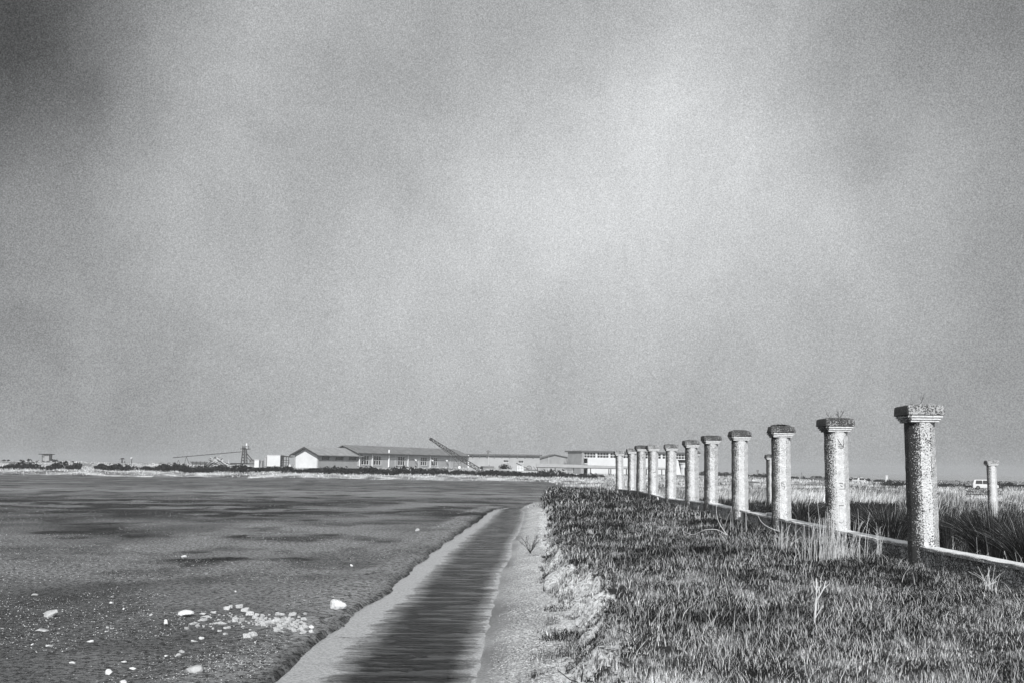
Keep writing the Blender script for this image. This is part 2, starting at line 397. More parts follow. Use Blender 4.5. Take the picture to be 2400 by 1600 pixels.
def bare(x, y):
    d = x - xe(y) + (fbm(x * 1.2, y * 1.2, 12) - .5) * .9
    return np.clip(1.15 - sstep(-.15, .32, d) * 1.3, 0, 1) * (.35 + .65 * sstep(12.5, 15, y)) * (1 - .7 * sstep(50, 85, y))
sub('bank_ground', bankr, 'bank_soil', {'bare': bare})
sub('marsh_ground', marsh, 'marsh_soil', {})
sub('far_embankment', far, 'far_soil', {})
# channel water
wy = np.concatenate([np.linspace(3, 10, 12), np.geomspace(10.2, YEND, 260)]); t = np.linspace(-.06, 1.06, 26)
Lx = xl(wy) - .12; Rx = xr(wy) + .35
WX = Lx[:, None] + (Rx - Lx)[:, None] * t[None]; WY = np.repeat(wy[:, None], len(t), 1)
tc = np.clip(t, 0, 1)[None] + 0 * WX
mid = sstep(.12, .50, tc) * (1 - sstep(.70, .97, tc))
Vw = np.stack([WX.ravel(), WY.ravel(), np.full(WX.size, WZ)], 1); iw = np.arange(WX.size).reshape(WX.shape)
Qw = np.stack([iw[:-1, :-1], iw[:-1, 1:], iw[1:, 1:], iw[1:, :-1]], -1).reshape(-1, 4)
tag(np_mesh('channel_water', Vw, Qw, 'channel_water', {'mid': mid.ravel()}, True), kind='structure')
# ditch water behind the wall
mb = MB(); mb.add([(XW + 1.6, 36, -.27), (34, 40, -.27), (38, 92, -.27), (XW + 1.6, 92, -.27)], [(0, 1, 2, 3)])
tag(mb.build('ditch_water', 'ditch_water'), kind='structure')
# ------------------------------------------------------------------ grass on the bank
def scatter(n, x0, x1, y0, y1): return RNG.uniform(x0, x1, n), RNG.uniform(y0, y1, n)
parts = []
dark_spots = [(1720, 1540, .8), (1560, 1300, .6), (1340, 1220, .7), (1760, 1350, .6), (1420, 1430, .5), (1400, 1240, 1.2), (1330, 1150, 3), (1450, 1175, 3), (1550, 1190, 2.5), (2050, 1480, .6), (2150, 1390, .7)]
dsp = [(atz(a, b, .65), r) for a, b, r in dark_spots]
def gshade(x, y):
    c = fbm(x * .55, y * .35, 70); d = fbm(x * 2.2, y * 1.6, 71)
    s = .525 + (c - .5) * 1.05 + (d - .5) * .9
    s = s - .17 * sstep(18, 34, y) + .16 * (1 - sstep(11, 17, y)) - .035
    for p, r in dsp: s = s - .28 * np.exp(-(((x - p.x) / r) ** 2 + ((y - p.y) / (r * 1.6)) ** 2))
    return s
for (y0, y1, dens, w, h) in ((8, 13, 4200, .0046, .068), (13, 18, 4200, .0052, .075), (18, 24, 3200, .0062, .085), (24, 34, 2000, .008, .10), (34, 46, 1100, .012, .13), (46, 66, 450, .021, .2), (66, 106, 180, .038, .27)):
    x, y = scatter(int(dens * (y1 - y0) * 9), .2, XW - .18, y0, y1)
    e = xe(y); edge = fbm(x * 1.6, y * 1.1, 91)
    k = (x > e + .02 - .8 * (edge - .3) * sstep(36, 50, y) - .6 * (edge - .3)) | ((RNG.random(len(x)) < np.clip(.85 - (e - x) * .6, 0, .85) * (edge > .5) * (1 + (y < 15))) & (x > e - np.clip(20 / y, 0, 1.2)))
    k &= (fbm(x * 2.3, y * 1.7, 92) > .34) | (x > e + .8)
    k &= y < 104
    x, y = x[k], y[k]; n = len(x)
    sh0 = gshade(x, y)
    hh = h * (.4 + 1.3 * fbm(x * 1.6, y * 1.1, 93)) * RNG.uniform(.5, 1.3, n) * np.where(RNG.random(n) < .06, 1.6, 1)
    r = RNG.random(n)
    sh = np.clip(sh0 * .75 + (r - .5) * .55 + (r > .87) * .4, 0.02, 1)
    A = RNG.normal(.2, 1.0, n) + 2.2 * fbm(x * .8, y * .8, 94)
    L = np.abs(RNG.normal(.35, .28, n))
    P = np.stack([x, y, zf(x, y) - .015], 1)
    parts.append(blades(P, hh, np.full(n, w) * RNG.uniform(.6, 1.4, n), A, L, sh, 2))
# longer dead straws lying over the grass
for (y0, y1, n, w) in ((9, 18, 1900, .0045), (18, 32, 1000, .007), (32, 60, 300, .014)):
    x, y = scatter(n, 1.0, XW - .3, y0, y1); k = (x > xe(y) + .05) & (fbm(x * .9, y * .6, 99) > .42); x, y = x[k], y[k]; n = len(x)
    P = np.stack([x, y, zf(x, y) + .03], 1)
    parts.append(blades(P, RNG.uniform(.08, .30, n), np.full(n, w), RNG.uniform(0, 6.28, n), RNG.uniform(.2, 1.1, n), RNG.uniform(.8, 1, n), 3, .0))
v, f, a = join(parts)
tag(np_mesh('grass', v, f, 'grass_blade', {'shade': a}), 'rough mixed green and straw-coloured grass covering the raised bank beside the column row', 'grass', kind='stuff')
# ------------------------------------------------------------------ reeds behind the wall
parts = []
for (y0, y1, n, w, h) in ((68, 97, 9000, .05, 1.0), (97, 120, 24000, .06, 1.1), (120, 170, 30000, .085, 1.2), (170, 260, 26000, .13, 1.25)):
    y = RNG.uniform(y0, y1, n); x = RNG.uniform(0, 1, n) * (y * .56 + 8) + 3
    k = (x > np.where(y < 106, XW + 2.5, 7 + 2 * fbm(y * .1, 0 * y, 4)))
    dn = fbm(x * .16, y * .1, 111)
    k &= ~((y < 97) & ((dn < .40) | (x / y * F < 870 + 60 * fbm(x * .3, y * .2, 7)))); k &= (dn > .30)
    x, y = x[k], y[k]; n = len(x)
    H = h * RNG.uniform(.5, 1.12, n) * (.6 + .7 * fbm(x * .3, y * .2, 112)); H = H * np.where(RNG.random(n) < .03, 1.35, 1)
    H *= 1 - .35 * sstep(14, 5, x) * (y > 106) * 1.0
    H = np.minimum(H, np.where(y > 128, .5, 1.6)); pxx = 1200 + x / y * F; H = np.where((pxx > 2255) & (pxx < 2345) & (y > 95), H * .45, H)
    sh = np.clip(.62 + (fbm(x * .25, y * .12, 113) - .5) * 1.0 + RNG.normal(0, .2, n) - .22 * (y < 92), .02, 1)
    parts.append(blades(np.stack([x, y, zf(x, y) - .05], 1), H, w * RNG.uniform(.5, 1.3, n), RNG.normal(.4, .7, n), np.abs(RNG.normal(.3, .2, n)), sh, 3))
# far reed and scrub plain to the horizon
n = 9000; y = 250 * (380 / 250.) ** RNG.random(n) ** 1.3; x = y * RNG.uniform(.19, .58, n)
k = fbm(x * .03, y * .02, 120) > .42; x, y = x[k], y[k]; n = len(x)
parts.append(blades(np.stack([x, y, zf(x, y) - .05], 1), RNG.uniform(.15, .45, n), y * .0011, RNG.normal(.3, .8, n), np.abs(RNG.normal(.3, .2, n)), np.clip(RNG.normal(.42, .2, n), 0, 1), 3))
v, f, a = join(parts)
tag(np_mesh('reeds', v, f, 'reed_blade', {'shade': a}), 'pale dry reed bed spreading behind the low wall to the horizon', 'reeds', kind='stuff')
# reed plumes rising above the bed (dark seed heads)
# ------------------------------------------------------------------ dark under-scrub between wall and reeds
parts = []
n = 60000; x = RNG.uniform(XW + .5, 52, n); y = 22 + RNG.random(n) ** .8 * 80
k = (x < y * .56 + 2) & (fbm(x * .4, y * .3, 131) > .36); x, y = x[k], y[k]; n = len(x)
parts.append(blades(np.stack([x, y, zf(x, y) - .03], 1), RNG.uniform(.15, .62, n) * (.4 + 1.0 * fbm(x * .5, y * .4, 132)), .02 + y * .0006, RNG.uniform(0, 6.28, n), RNG.uniform(.1, .9, n), np.clip(RNG.normal(.5, .22, n), 0, 1), 3))
v, f, a = join(parts)
tag(np_mesh('marsh_plants', v, f, 'rush_blade', {'shade': a * .62}), 'low dark marsh plants in the wet hollow behind the low wall', 'marsh plants', kind='stuff')
def tussock(px, py, D, h, r, n, label, mat='rush_blade', smin=.25, smax=1.0, seed=0):
    p = at(px, py, D); z = ZF(p.x, p.y)
    a = RNG.uniform(0, 6.28, n); q = np.sqrt(RNG.random(n)) * r * .35
    P = np.stack([np.cos(a) * q, np.sin(a) * q, 0 * a], 1)
    L = RNG.uniform(.1, 1.0, n) ** 1.0 * r / h * 1.5
    H = h * RNG.uniform(.65, 1.05, n)
    v, f, s = blades(P, H, np.full(n, .008 + D * .00035), a + RNG.normal(0, .35, n), L, np.clip(RNG.normal(.55, .24, n), smin * 0, smax), 5, .8)
    o = np_mesh('rush_tussock', v, f, mat, {'shade': s}); o.location = (p.x, p.y, z - .05)
    return tag(o, label, 'tussock', 'dark rush tussocks behind the low wall')
tussock(2330, 1290, 36, 2.2, 1.35, 2200, 'large dark rush tussock with arching stems right of the nearest column')
tussock(2415, 1300, 33, 1.9, 1.2, 1500, 'dark rush tussock cut by the right edge of the picture')
tussock(2215, 1240, 44, 1.9, 1.2, 1300, 'dark rush tussock just right of the nearest column, lower than the big one')
tussock(2085, 1250, 45, 2.1, 1.4, 1500, 'dark rush tussock directly left of the nearest column')
tussock(2025, 1245, 50, 2.2, 1.5, 1300, 'dark rush tussock right behind the second nearest column')
tussock(1880, 1215, 70, 1.7, 1.5, 900, 'dark rush tussock between the second and third nearest columns')
tussock(1790, 1205, 75, 1.5, 1.6, 900, 'dark rush tussock in the gap between the third and fourth nearest columns')
tussock(1700, 1190, 80, 1.5, 1.6, 900, 'dark rush tussock between the fourth and fifth nearest columns')
# ------------------------------------------------------------------ column row
def octa(ap, z, jit=0, rng=None, bev=.018):
    a = ap * math.tan(math.pi / 8); P = []
    for k in range(8):
        for s in (-1, 1):
            th = k * math.pi / 4; n = Vector((math.cos(th), math.sin(th), 0)); t = Vector((-n.y, n.x, 0))
            P.append(n * ap + t * s * (a - bev) + Vector((0, 0, z)))
    return P
def rect_ring(hw, z, c=.012):
    P = []
    for sx, sy in ((1, -1), (1, 1), (-1, 1), (-1, -1)):
        a = Vector((sx * hw, sy * (hw - c), z)); b = Vector((sx * (hw - c), sy * hw, z)); P += [a, b] if sx * sy > 0 else [b, a]
    return P
def lathe(rings, jit=0, rng=None):
    mb = MB(); n = len(rings[0]); V = []
    for r in rings:
        for p in r:
            if jit: p = p + Vector((rng.uniform(-jit, jit), rng.uniform(-jit, jit), rng.uniform(-jit, jit) * .5))
            V.append(p)
    Fc = [(i * n + k, i * n + (k + 1) % n, (i + 1) * n + (k + 1) % n, (i + 1) * n + k) for i in range(len(rings) - 1) for k in range(n)]
    Fc += [tuple(reversed(range(n))), tuple(range((len(rings) - 1) * n, len(rings) * n))]
    return mb.add(V, Fc)
def split_ring(hw, z, m=5, c=.012):   # square ring with m points per side
    P = []
    cs = [(-hw, -hw), (hw, -hw), (hw, hw), (-hw, hw)]
    for i in range(4):
        a = Vector((*cs[i], z)); b = Vector((*cs[(i + 1) % 4], z))
        for k in range(m):
            t = k / m
            P.append(a.lerp(b, max(t, c / (2 * hw))))
        P.append(a.lerp(b, 1 - c / (2 * hw)))
    return P
COLZ = 1.237
def column(x, y, label, seed, zb=COLZ, chip=0, H=3.0, tilt=(0, 0), sink=.75, group='stone columns in the long row on the low wall', s=1.0, dome=.05):
    rng = random.Random(seed)
    root = thing('stone_column', (x, y, zb), label, 'column', group)
    root.rotation_euler = (tilt[0] + rng.uniform(-.008, .008), tilt[1] + rng.uniform(-.008, .008), rng.uniform(-.05, .05)); root.scale = (s, s, 1)
    rings = []; zz = -sink; sh = H - .36
    while zz < sh - .01:
        rings.append(octa(.300 - .006 * (zz / sh), zz)); zz += .11
    rings.append(octa(.294, sh))
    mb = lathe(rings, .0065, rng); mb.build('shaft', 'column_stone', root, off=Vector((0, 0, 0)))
    # stepped moulding
    rings = []; z = sh + .0
    for hw, hgt in ((.315, .045), (.345, .05), (.375, .055)):
        rings += [split_ring(hw - .02, z), split_ring(hw, z + .006), split_ring(hw, z + hgt - .012), split_ring(hw - .014, z + hgt)]; z += hgt
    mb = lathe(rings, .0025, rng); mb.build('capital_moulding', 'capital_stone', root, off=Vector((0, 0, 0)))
    # slab with worn corners
    rings = []; hw = .405; m = 7
    cd = [rng.random() for _ in range(4)]
    for i, (w, zq) in enumerate(((hw - .012, z), (hw, z + .012), (hw + .002, z + .07), (hw, z + .14), (hw - .004, z + .195), (hw - .03, z + .21), (hw - .2, z + .21 + dome), (hw - .34, z + .215 + dome))):
        r = split_ring(w, zq, m)
        if chip:
            for p in r:
                cr = max(0, (abs(p.x) + abs(p.y)) / (2 * hw) - .62) * 2.2
                k = (0 if p.x < 0 else 1) + (0 if p.y < 0 else 2)
                lo = (zq - z) / .21
                f = 1 - cr * chip * cd[k] * .22 * (.2 + .8 * lo)
                p.x *= f; p.y *= f; p.z -= cr * chip * cd[k] * .09 * lo
        rings.append(r)
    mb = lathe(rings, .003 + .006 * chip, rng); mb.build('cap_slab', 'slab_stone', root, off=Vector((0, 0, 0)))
    return root
cols = [ # px of the shaft's axis at mid height, relative depth, chip
    (2160, 1115, 1.0, .15, 'nearest and tallest octagonal stone column, dry sprig on its square cap'),
    (1962, 1108, 1.266, .3, 'second nearest stone column, twiggy bush growing from its cracked cap'),
    (1830, 1105, 1.53, .8, 'third nearest stone column, dark moss on its broken cap'),
    (1733.5, 1100, 1.795, .7, 'fourth nearest stone column, loose rubble on its cap and a stone block at its right'),
    (1666, 1098, 2.10, .15, 'fifth nearest stone column with sharp flat square cap'),
    (1620, 1100, 2.36, .8, 'sixth nearest stone column, rounded worn cap, faint distant column at its right'),
    (1572, 1101, 2.62, .9, 'seventh nearest stone column, cap broken off at its right corner'),
    (1530.5, 1099, 2.87, 1.2, 'eighth nearest stone column with rounded eroded cap and notched shaft'),
    (1502, 1095, 3.09, .5, 'ninth nearest stone column, squarish cap, close beside the eighth'),
    (1481, 1096, 3.42, .3, 'tenth nearest stone column, small pale flat cap'),
    (1453, 1100, 3.70, 1.3, 'farthest stone column at the left end of the row, cap worn to a cone')]
D1 = 23.98; CP = []
for i, (px, py, rd, chip, lab) in enumerate(cols):
    D = D1 * rd; p = at(px, py, D); CP.append((p.x, D))
    top = [951, 981, 999, 1010, 1020.8, 1032, 1041, 1043, 1044, 1051, 1056.5][i]
    bot = [1275, 1237, 1211, 1190, 1175, 1168, 1163, 1155, 1149, 1145, 1143][i]
    ztop = zat(px, top, D); 
    column(p.x, D, lab, 100 + i, zb=ztop - 3.0, chip=chip, tilt=(0, R([-.2, -.2, .3, .1, 0, .2, .1, -.1, .2, 0, -1.2][i])), dome=[.045, .03, .03, .05, .02, .05, .03, .07, .04, .04, .09][i])
def backcol(px, ytop, D, lab, seed, s=1.0):
    p = at(px, ytop, D); column(p.x, D, lab, seed, zb=p.z - 3.0 + .0, chip=.8, group='lone stone columns standing in the reeds', sink=1.6, s=s)
backcol(2323.5, 1078, 76, 'lone stone column in the reeds at the far right, hiding the rear of the white off-road car', 201)
backcol(1805, 1065, 84, 'lone stone column in the reeds, half hidden behind the third nearest column', 202)
backcol(1629, 1057, 92, 'faint lone stone column in the reeds, half hidden behind the sixth nearest column', 203)
# marks, scars and rubble on the columns
def mark(ci, dx, dz, pts, w, lab, name='bracket_scar'):
    x, D = CP[ci]; root = [o for o in bpy.data.objects if o.name.startswith('stone_column')][ci]
    zb = root.location.z; mb = MB()
    for a, b in pts: mb.bar((dx + a[0] * .8, -.302, dz + a[1] * .8), (dx + b[0] * .8, -.302, dz + b[1] * .8), w * .5, w * .55)
    o = mb.build(name, 'rust_mark', root, off=Vector((0, 0, 0))); o['label'] = lab
mark(2, .0, 1.12, [((-.06, .09), (-.06, -.07)), ((-.06, .09), (.05, .09)), ((-.06, .02), (.02, .02)), ((0, .02), (.05, -.04)), ((.0, -.08), (.08, -.08)), ((.08, -.08), (.03, -.19)), ((-.06, -.07), (.0, -.07))], .022, 'dark rusty bracket stain resembling letters on the shaft')
mark(1, .02, 2.34, [((-.09, .14), (-.02, .02)), ((-.02, .02), (.07, -.10)), ((-.09, -.12), (.10, -.12)), ((.10, .12), (.10, -.16)), ((-.03, -.17), (.09, -.17)), ((-.06, -.03), (.03, -.06))], .025, 'dark chipped bracket scar near the top of the shaft')
mark(1, .03, 1.18, [((-.09, .1), (.04, .1)), ((.1, .1), (.1, -.09)), ((-.09, -.09), (.1, -.09)), ((-.05, .03), (.02, -.02))], .022, 'square dark bracket scar at mid shaft')
mark(1, .0, .22, [((-.09, .0), (.0, -.03)), ((0, -.03), (.07, .03))], .025, 'small dark chip low on the shaft')
mark(1, .0, .66, [((-.09, .0), (.08, .01))], .02, 'thin dark crack across the shaft')
mark(4, .03, 2.42, [((-.1, .02), (-.02, -.01)), ((0, .0), (.09, .03)), ((-.06, -.08), (.07, -.07))], .022, 'small dark scar near the top of the shaft')
mark(6, .03, 1.0, [((.02, .12), (.08, .02)), ((.08, .02), (.03, -.08)), ((-.06, -.02), (-.02, -.02))], .025, 'dark hook-shaped scar at mid shaft')
mark(7, .08, 1.35, [((-.2, -.05), (.06, .06)), ((-.1, -.35), (.05, -.35))], .04, 'dark notch in the shaft')
# cracks in caps 2 and 3
def twigs(name, p, n, h, spread, r, mat, label, cat, seed, group=None, kink=.3, sub=3):
    rng = random.Random(seed); mb = MB()
    def grow(a, d, L, rr, lev):
        pts = [a]; q = a.copy(); dd = d.copy()
        for k in range(4):
            dd = (dd + Vector((rng.uniform(-kink, kink), rng.uniform(-kink, kink), rng.uniform(-kink * .3, kink * .5)))).normalized()
            q = q + dd * L / 4; pts.append(q.copy())
        mb.tube(pts, [rr, rr * .85, rr * .7, rr * .55, rr * .35], 4)
        if lev > 0:
            for j in range(sub):
                c = pts[rng.choice((2, 3, 3, 4))]; e = (dd + Vector((rng.uniform(-.9, .9), rng.uniform(-.9, .9), rng.uniform(-.1, .6)))).normalized()
                grow(c, e, L * rng.uniform(.35, .6), rr * .55, lev - 1)
    for i in range(n):
        a = rng.uniform(0, 6.28); d = Vector((math.cos(a) * spread, math.sin(a) * spread, 1)).normalized()
        grow(Vector((rng.uniform(-.01, .01), rng.uniform(-.01, .01), 0)), d, h * rng.uniform(.6, 1.05), r, 2 if h > .1 else 1)
    o = mb.build(name, mat); o.location = p
    return tag(o, label, cat, group)
def captop(i, dx=0, dy=0, up=.21):
    x, D = CP[i]; root = [o for o in bpy.data.objects if o.name.startswith('stone_column')][i]
    return Vector((x + dx, D + dy, root.location.z + 2.64 + .15 + up))
twigs('dry_sprig', captop(0, .02, 0, .23), 2, .23, .25, .004, 'twig_dark', 'single dark dry sprig growing on top of the nearest column', 'sprig', 3, sub=3)
twigs('twig_bush', captop(1, .10, 0, .22), 7, .26, .8, .004, 'twig_dark', 'small bare twiggy bush at the right of the second column cap', 'bush', 4)
twigs('twig_bush', captop(1, -.17, 0, .22), 4, .17, 1.0, .004, 'twig_dark', 'smaller bare twig tuft at the left of the second column cap', 'bush', 5)
def mossy(i, w, h, n, lab, seed, dx=0):
    p = captop(i, dx, 0, .215); n0 = n
    rr = np.random.default_rng(seed); a = rr.uniform(0, 6.28, n); q = np.sqrt(rr.random(n)) * w
    P = np.stack([np.cos(a) * q, np.sin(a) * q, 0 * a], 1)
    v, f, s = blades(P, h * rr.uniform(.4, 1, n) * (1 - .6 * q / w), np.full(n, .02), a, rr.uniform(.2, 1.2, n), rr.uniform(0, .55, n), 2)
    o = np_mesh('moss_tuft', v, f, 'rush_blade', {'shade': s}); o.location = p; return tag(o, lab, 'moss')
mossy(2, .30, .14, 700, 'dark mossy plant mat covering the cap of the third nearest column', 1)
mossy(0, .13, .05, 160, 'thin dark moss patch around the sprig on the nearest column', 2)
mossy(10, .07, .10, 80, 'dark moss knob on the tip of the farthest column', 3)
# ------------------------------------------------------------------ rocks
def rock_mesh(name, seed, sx, sy, sz, mat, sub=2, cut=0):
    import bmesh
    rng = random.Random(seed); bm = bmesh.new(); bmesh.ops.create_icosphere(bm, subdivisions=sub, radius=.5)
    pl = [(Vector((rng.gauss(0, 1), rng.gauss(0, 1), rng.gauss(0, 1))).normalized(), rng.uniform(.15, .34) + cut) for _ in range(11)]
    for v in bm.verts:
        for n, d in pl:
            e = v.co.dot(n) - d
            if e > 0: v.co -= n * e
        v.co += v.co.normalized() * rng.uniform(-.02, .02) if v.co.length else v.co
        v.co = Vector((v.co.x * sx * 1.25, v.co.y * sy * 1.25, v.co.z * sz * 1.25))
    me = bpy.data.meshes.new(name); bm.to_mesh(me); bm.free(); me.materials.append(M[mat]); return me
def rock(name, p, me, rz, label, group, tilt=0, sink=.3, s=1.0):
    o = bpy.data.objects.new(name, me); COL.objects.link(o); zs = max(v.co.z for v in me.vertices) * s
    o.location = (p.x, p.y, p.z + zs * (1 - 2 * sink * .5) - zs * sink); o.rotation_euler = (tilt, 0, rz); o.scale = (s, s, s)
    return tag(o, label, 'rock', group)
# individually described stones: px, py(base), width px, height px, label
D0 = [(115, 1446, 26, 20, 'dark-sided angular slab stone standing upright at the lower left', 'grey_rock'),
      (792, 1429, 32, 21, 'large white boulder alone beside the channel edge', 'white_rock'),
      (434, 1445, 30, 12, 'broad flat white stone at the left end of the rubble patch', 'white_rock'),
      (388, 1466, 13, 10, 'small cubic white stone between the upright slab and the rubble patch', 'white_rock'),
      (454, 1580, 36, 16, 'wide pale flat stone nearest the bottom edge, below the rubble', 'grey_rock'),
      (257, 1577, 13, 12, 'small white stone left of the wide pale flat stone near the bottom edge', 'white_rock'),
      (92, 1482, 30, 8, 'flat twin-lobed pale stone under the upright slab', 'grey_rock'),
      (76, 1513, 10, 7, 'rounded white pebble near the left edge below the twin-lobed stone', 'white_rock'),
      (114, 1515, 16, 5, 'thin pale sliver right of the rounded white pebble', 'white_rock'),
      (213, 1506, 16, 6, 'upper of two thin white slivers lying together', 'white_rock'),
      (250, 1484, 13, 5, 'small flat white stone left of the rubble, level with its lower edge', 'white_rock'),
      (252, 1472, 12, 5, 'small crumbly pale stone just above another flat white one', 'grey_rock'),
      (172, 1553, 14, 6, 'white flat pebble at the lower left beside a dark sunken stick', 'white_rock'),
      (292, 1550, 10, 7, 'roundish white pebble above the small white stone near the bottom', 'white_rock'),
      (311, 1566, 12, 6, 'flat white pebble between the bottom stones, left of centre', 'white_rock'),
      (289, 1599, 13, 6, 'white pebble cut by the bottom edge of the picture', 'white_rock'),
      (415, 1540, 13, 9, 'grey rounded stone, lower of a close pair', 'grey_rock'),
      (425, 1531, 10, 9, 'grey stone, upper of a close pair', 'grey_rock'),
      (390, 1539, 9, 5, 'tiny white pebble left of the close grey pair', 'white_rock'),
      (471, 1497, 15, 10, 'white block stone with a thin sliver under it, below the rubble', 'white_rock'),
      (452, 1505, 13, 6, 'flat white stone left of the white block below the rubble', 'white_rock'),
      (262, 1414, 12, 5, 'small white flake alone far above the rubble on the left', 'white_rock'),
      (355, 1444, 10, 6, 'small dark-shadowed stone left of the broad flat white stone', 'grey_rock'),
      (290, 1430, 9, 4, 'tiny white chip between the upright slab and the rubble', 'white_rock'),
      (552, 1385, 6, 4, 'tiny white chip above the rubble patch', 'white_rock'),
      (433, 1309, 14, 6, 'pale stone in the light silt swath in the middle of the flat', 'white_rock'),
      (825, 1327, 7, 5, 'small white stone left of the channel, halfway along it', 'white_rock'),
      (979, 1243, 9, 9, 'white stone on the flat left of the far end of the channel', 'white_rock'),
      (80, 1396, 12, 4, 'thin pale chip on the flat above the upright slab', 'grey_rock'),
      (730, 1473, 11, 9, 'white chunk at the right end of the rubble, upper of two leaning ones', 'white_rock'),
      (731, 1484, 12, 10, 'white chunk leaning above the dark rut at the right end of the rubble', 'white_rock')]
for i, (px, py, w, h, lab, mat) in enumerate(D0):
    p = atz(px, py, 0); p.z = ZF(p.x, p.y) ; k = p.y / F
    me = rock_mesh('rock', 500 + i, w * k * 1.3, w * k * .95, max(h * k * 1.4, .035) * (.85 if i in (1, 2, 4) else 1), mat, 2, .12 if i in (1, 2, 4) else 0)
    o = rock('rock', p, me, random.uniform(-.4, .4), lab, None, sink=.2)
    if i == 0: o.rotation_euler = (.2, -.35, .3)
# rubble patch
def boxy(me, rng):
    import bmesh
    bm = bmesh.new(); mt = bmesh.ops.create_cube(bm, size=1)
    for v in bm.verts: v.co += Vector((rng.uniform(-.3, .3), rng.uniform(-.3, .3), rng.uniform(-.34, .2)))
    bmesh.ops.bevel(bm, geom=bm.edges[:], offset=.10, segments=1, affect='EDGES'); bm.to_mesh(me); bm.free()
rng = random.Random(5); protos = [rock_mesh('rubble_stone', 700 + i, rng.uniform(.7, 1.2), rng.uniform(.6, 1), rng.uniform(.35, .75), 'white_rock' if i % 5 else 'grey_rock', 1) for i in range(10)]
for q in protos: boxy(q, rng)
big = [(575, 1432, 16, 11), (560, 1424, 17, 10), (586, 1440, 16, 13), (555, 1456, 18, 12), (569, 1456, 14, 12), (532, 1429, 16, 8), (602, 1441, 11, 8), (656, 1480, 12, 10), (669, 1480, 12, 10), (685, 1474, 14, 11), (705, 1482, 14, 11), (580, 1502, 14, 13), (592, 1498, 16, 15), (518, 1461, 24, 5), (475, 1455, 14, 6), (650, 1488, 22, 7), (700, 1455, 9, 7), (662, 1447, 10, 7), (502, 1437, 9, 6), (535, 1472, 8, 7), (515, 1482, 9, 6), (528, 1489, 13, 5), (438, 1475, 10, 6), (464, 1469, 10, 5), (452, 1464, 16, 4), (645, 1465, 16, 12), (672, 1462, 14, 12), (625, 1463, 12, 8), (610, 1462, 10, 7), (683, 1450, 14, 8), (716, 1447, 8, 5), (540, 1425, 8, 8), (477, 1440, 14, 4), (486, 1447, 18, 4)]
RG = 'white rubble stones heaped beside the channel'
cnt = 0
def rub(px, py, w, h):
    p = atz(px, py, 0); p.z = ZF(p.x, p.y); k = p.y / F; me = protos[rng.randrange(10)]
    o = bpy.data.objects.new('rubble_stone', me); COL.objects.link(o); o.scale = (w * k * .95, w * k * .72, max(h * k * 1.15, .03))
    o.location = (p.x, p.y, p.z + h * k * .18); o.rotation_euler = (0, rng.uniform(-.25, .25), rng.uniform(0, 6.28))
    lb = 'white rubble stone in the loose left half of the heap beside the channel' if px < 600 else 'white rubble stone in the dense right half of the heap beside the channel'
    tag(o, lb, 'rock', RG)
for b in big: rub(*b)
for i in range(200):
    if i < 140: px = rng.gauss(665, 30); py = 1447 + (px - 600) * .12 + rng.gauss(12, 9); w = rng.uniform(5, 12)
    else: px = rng.uniform(455, 640); py = 1432 + (px - 455) * .08 + rng.uniform(-4, 42); w = rng.uniform(3, 7)
    rub(min(px, 715), py, w, w * .7)
# gravel: uncountable chips on the flat and on the sand
def chips(name, x, y, s, mat, label):
    n = len(x); base = np.array([(-1, 0, 0), (0, -1, 0), (1, 0, 0), (0, 1, 0), (0, 0, .8)], float)
    a = RNG.uniform(0, 6.28, n); ca, sa = np.cos(a), np.sin(a); P = np.repeat(base[None], n, 0) * RNG.uniform(.5, 1.2, (n, 5, 1))
    Vx = (P[..., 0] * ca[:, None] - P[..., 1] * sa[:, None]) * s[:, None] + x[:, None]; Vy = (P[..., 0] * sa[:, None] + P[..., 1] * ca[:, None]) * s[:, None] * .7 + y[:, None]
    Vz = P[..., 2] * s[:, None] * .8 + zf(x, y)[:, None] - .002
    V = np.stack([Vx, Vy, Vz], -1).reshape(-1, 3); b = (np.arange(n) * 5)[:, None]
    Fq = np.concatenate([b + np.array([[0, 1, 4]]), b + np.array([[1, 2, 4]]), b + np.array([[2, 3, 4]]), b + np.array([[3, 0, 4]])])
    return tag(np_mesh(name, V, Fq, mat), label, 'gravel', kind='stuff')
n = 22000; y = 13 * (100 / 13.) ** RNG.random(n) ** 1.15; x = -RNG.random(n) * (y * .5) + .2
k = (x < xl(y) - .35) & (fbm(x * .5, y * .35, 140) > .46 + .06 * RNG.random(n)); x, y = x[k], y[k]
s = .008 + .013 * RNG.random(len(x)) ** 3 + y * .00017
px0 = atz(480, 1560, 0); n2 = 900; xx = RNG.normal(px0.x, .8, n2); yy = RNG.normal(px0.y, .9, n2); q = (xx < xl(yy) - .3) & (yy > 13.5)
x = np.concatenate([x, xx[q]]); y = np.concatenate([y, yy[q]]); s = np.concatenate([s, RNG.uniform(.006, .016, q.sum())])
chips('gravel', x, y, s, 'white_rock', 'scattered white shell and stone chips on the dark mud flat')
n = 42000; y = 11 * (75 / 11.) ** RNG.random(n) ** 1.1; x = xr(y) + .25 + (xe(y) - .5 - xr(y)) * RNG.random(n) ** .7
k = (fbm(x * 1.2, y * .8, 141) + .15 * RNG.random(n) > .50); x, y = x[k], y[k]; s = .006 + .009 * RNG.random(len(x)) ** 2 + y * .00010
chips('gravel', x, y, s, 'white_rock', 'white gravel and shell chips on the sandy strip right of the channel')
# bank clods (part of gravelly rubble at the bank's foot)
n = 5000; y = 11 * (70 / 11.) ** RNG.random(n); x = xe(y) - RNG.uniform(-.3, .8, n); k = fbm(x, y, 142) > .45; x, y = x[k], y[k]
chips('soil_clods', x, y, RNG.uniform(.012, .04, len(x)), 'grey_rock', 'crumbled pale soil clods at the foot of the eroded bank')
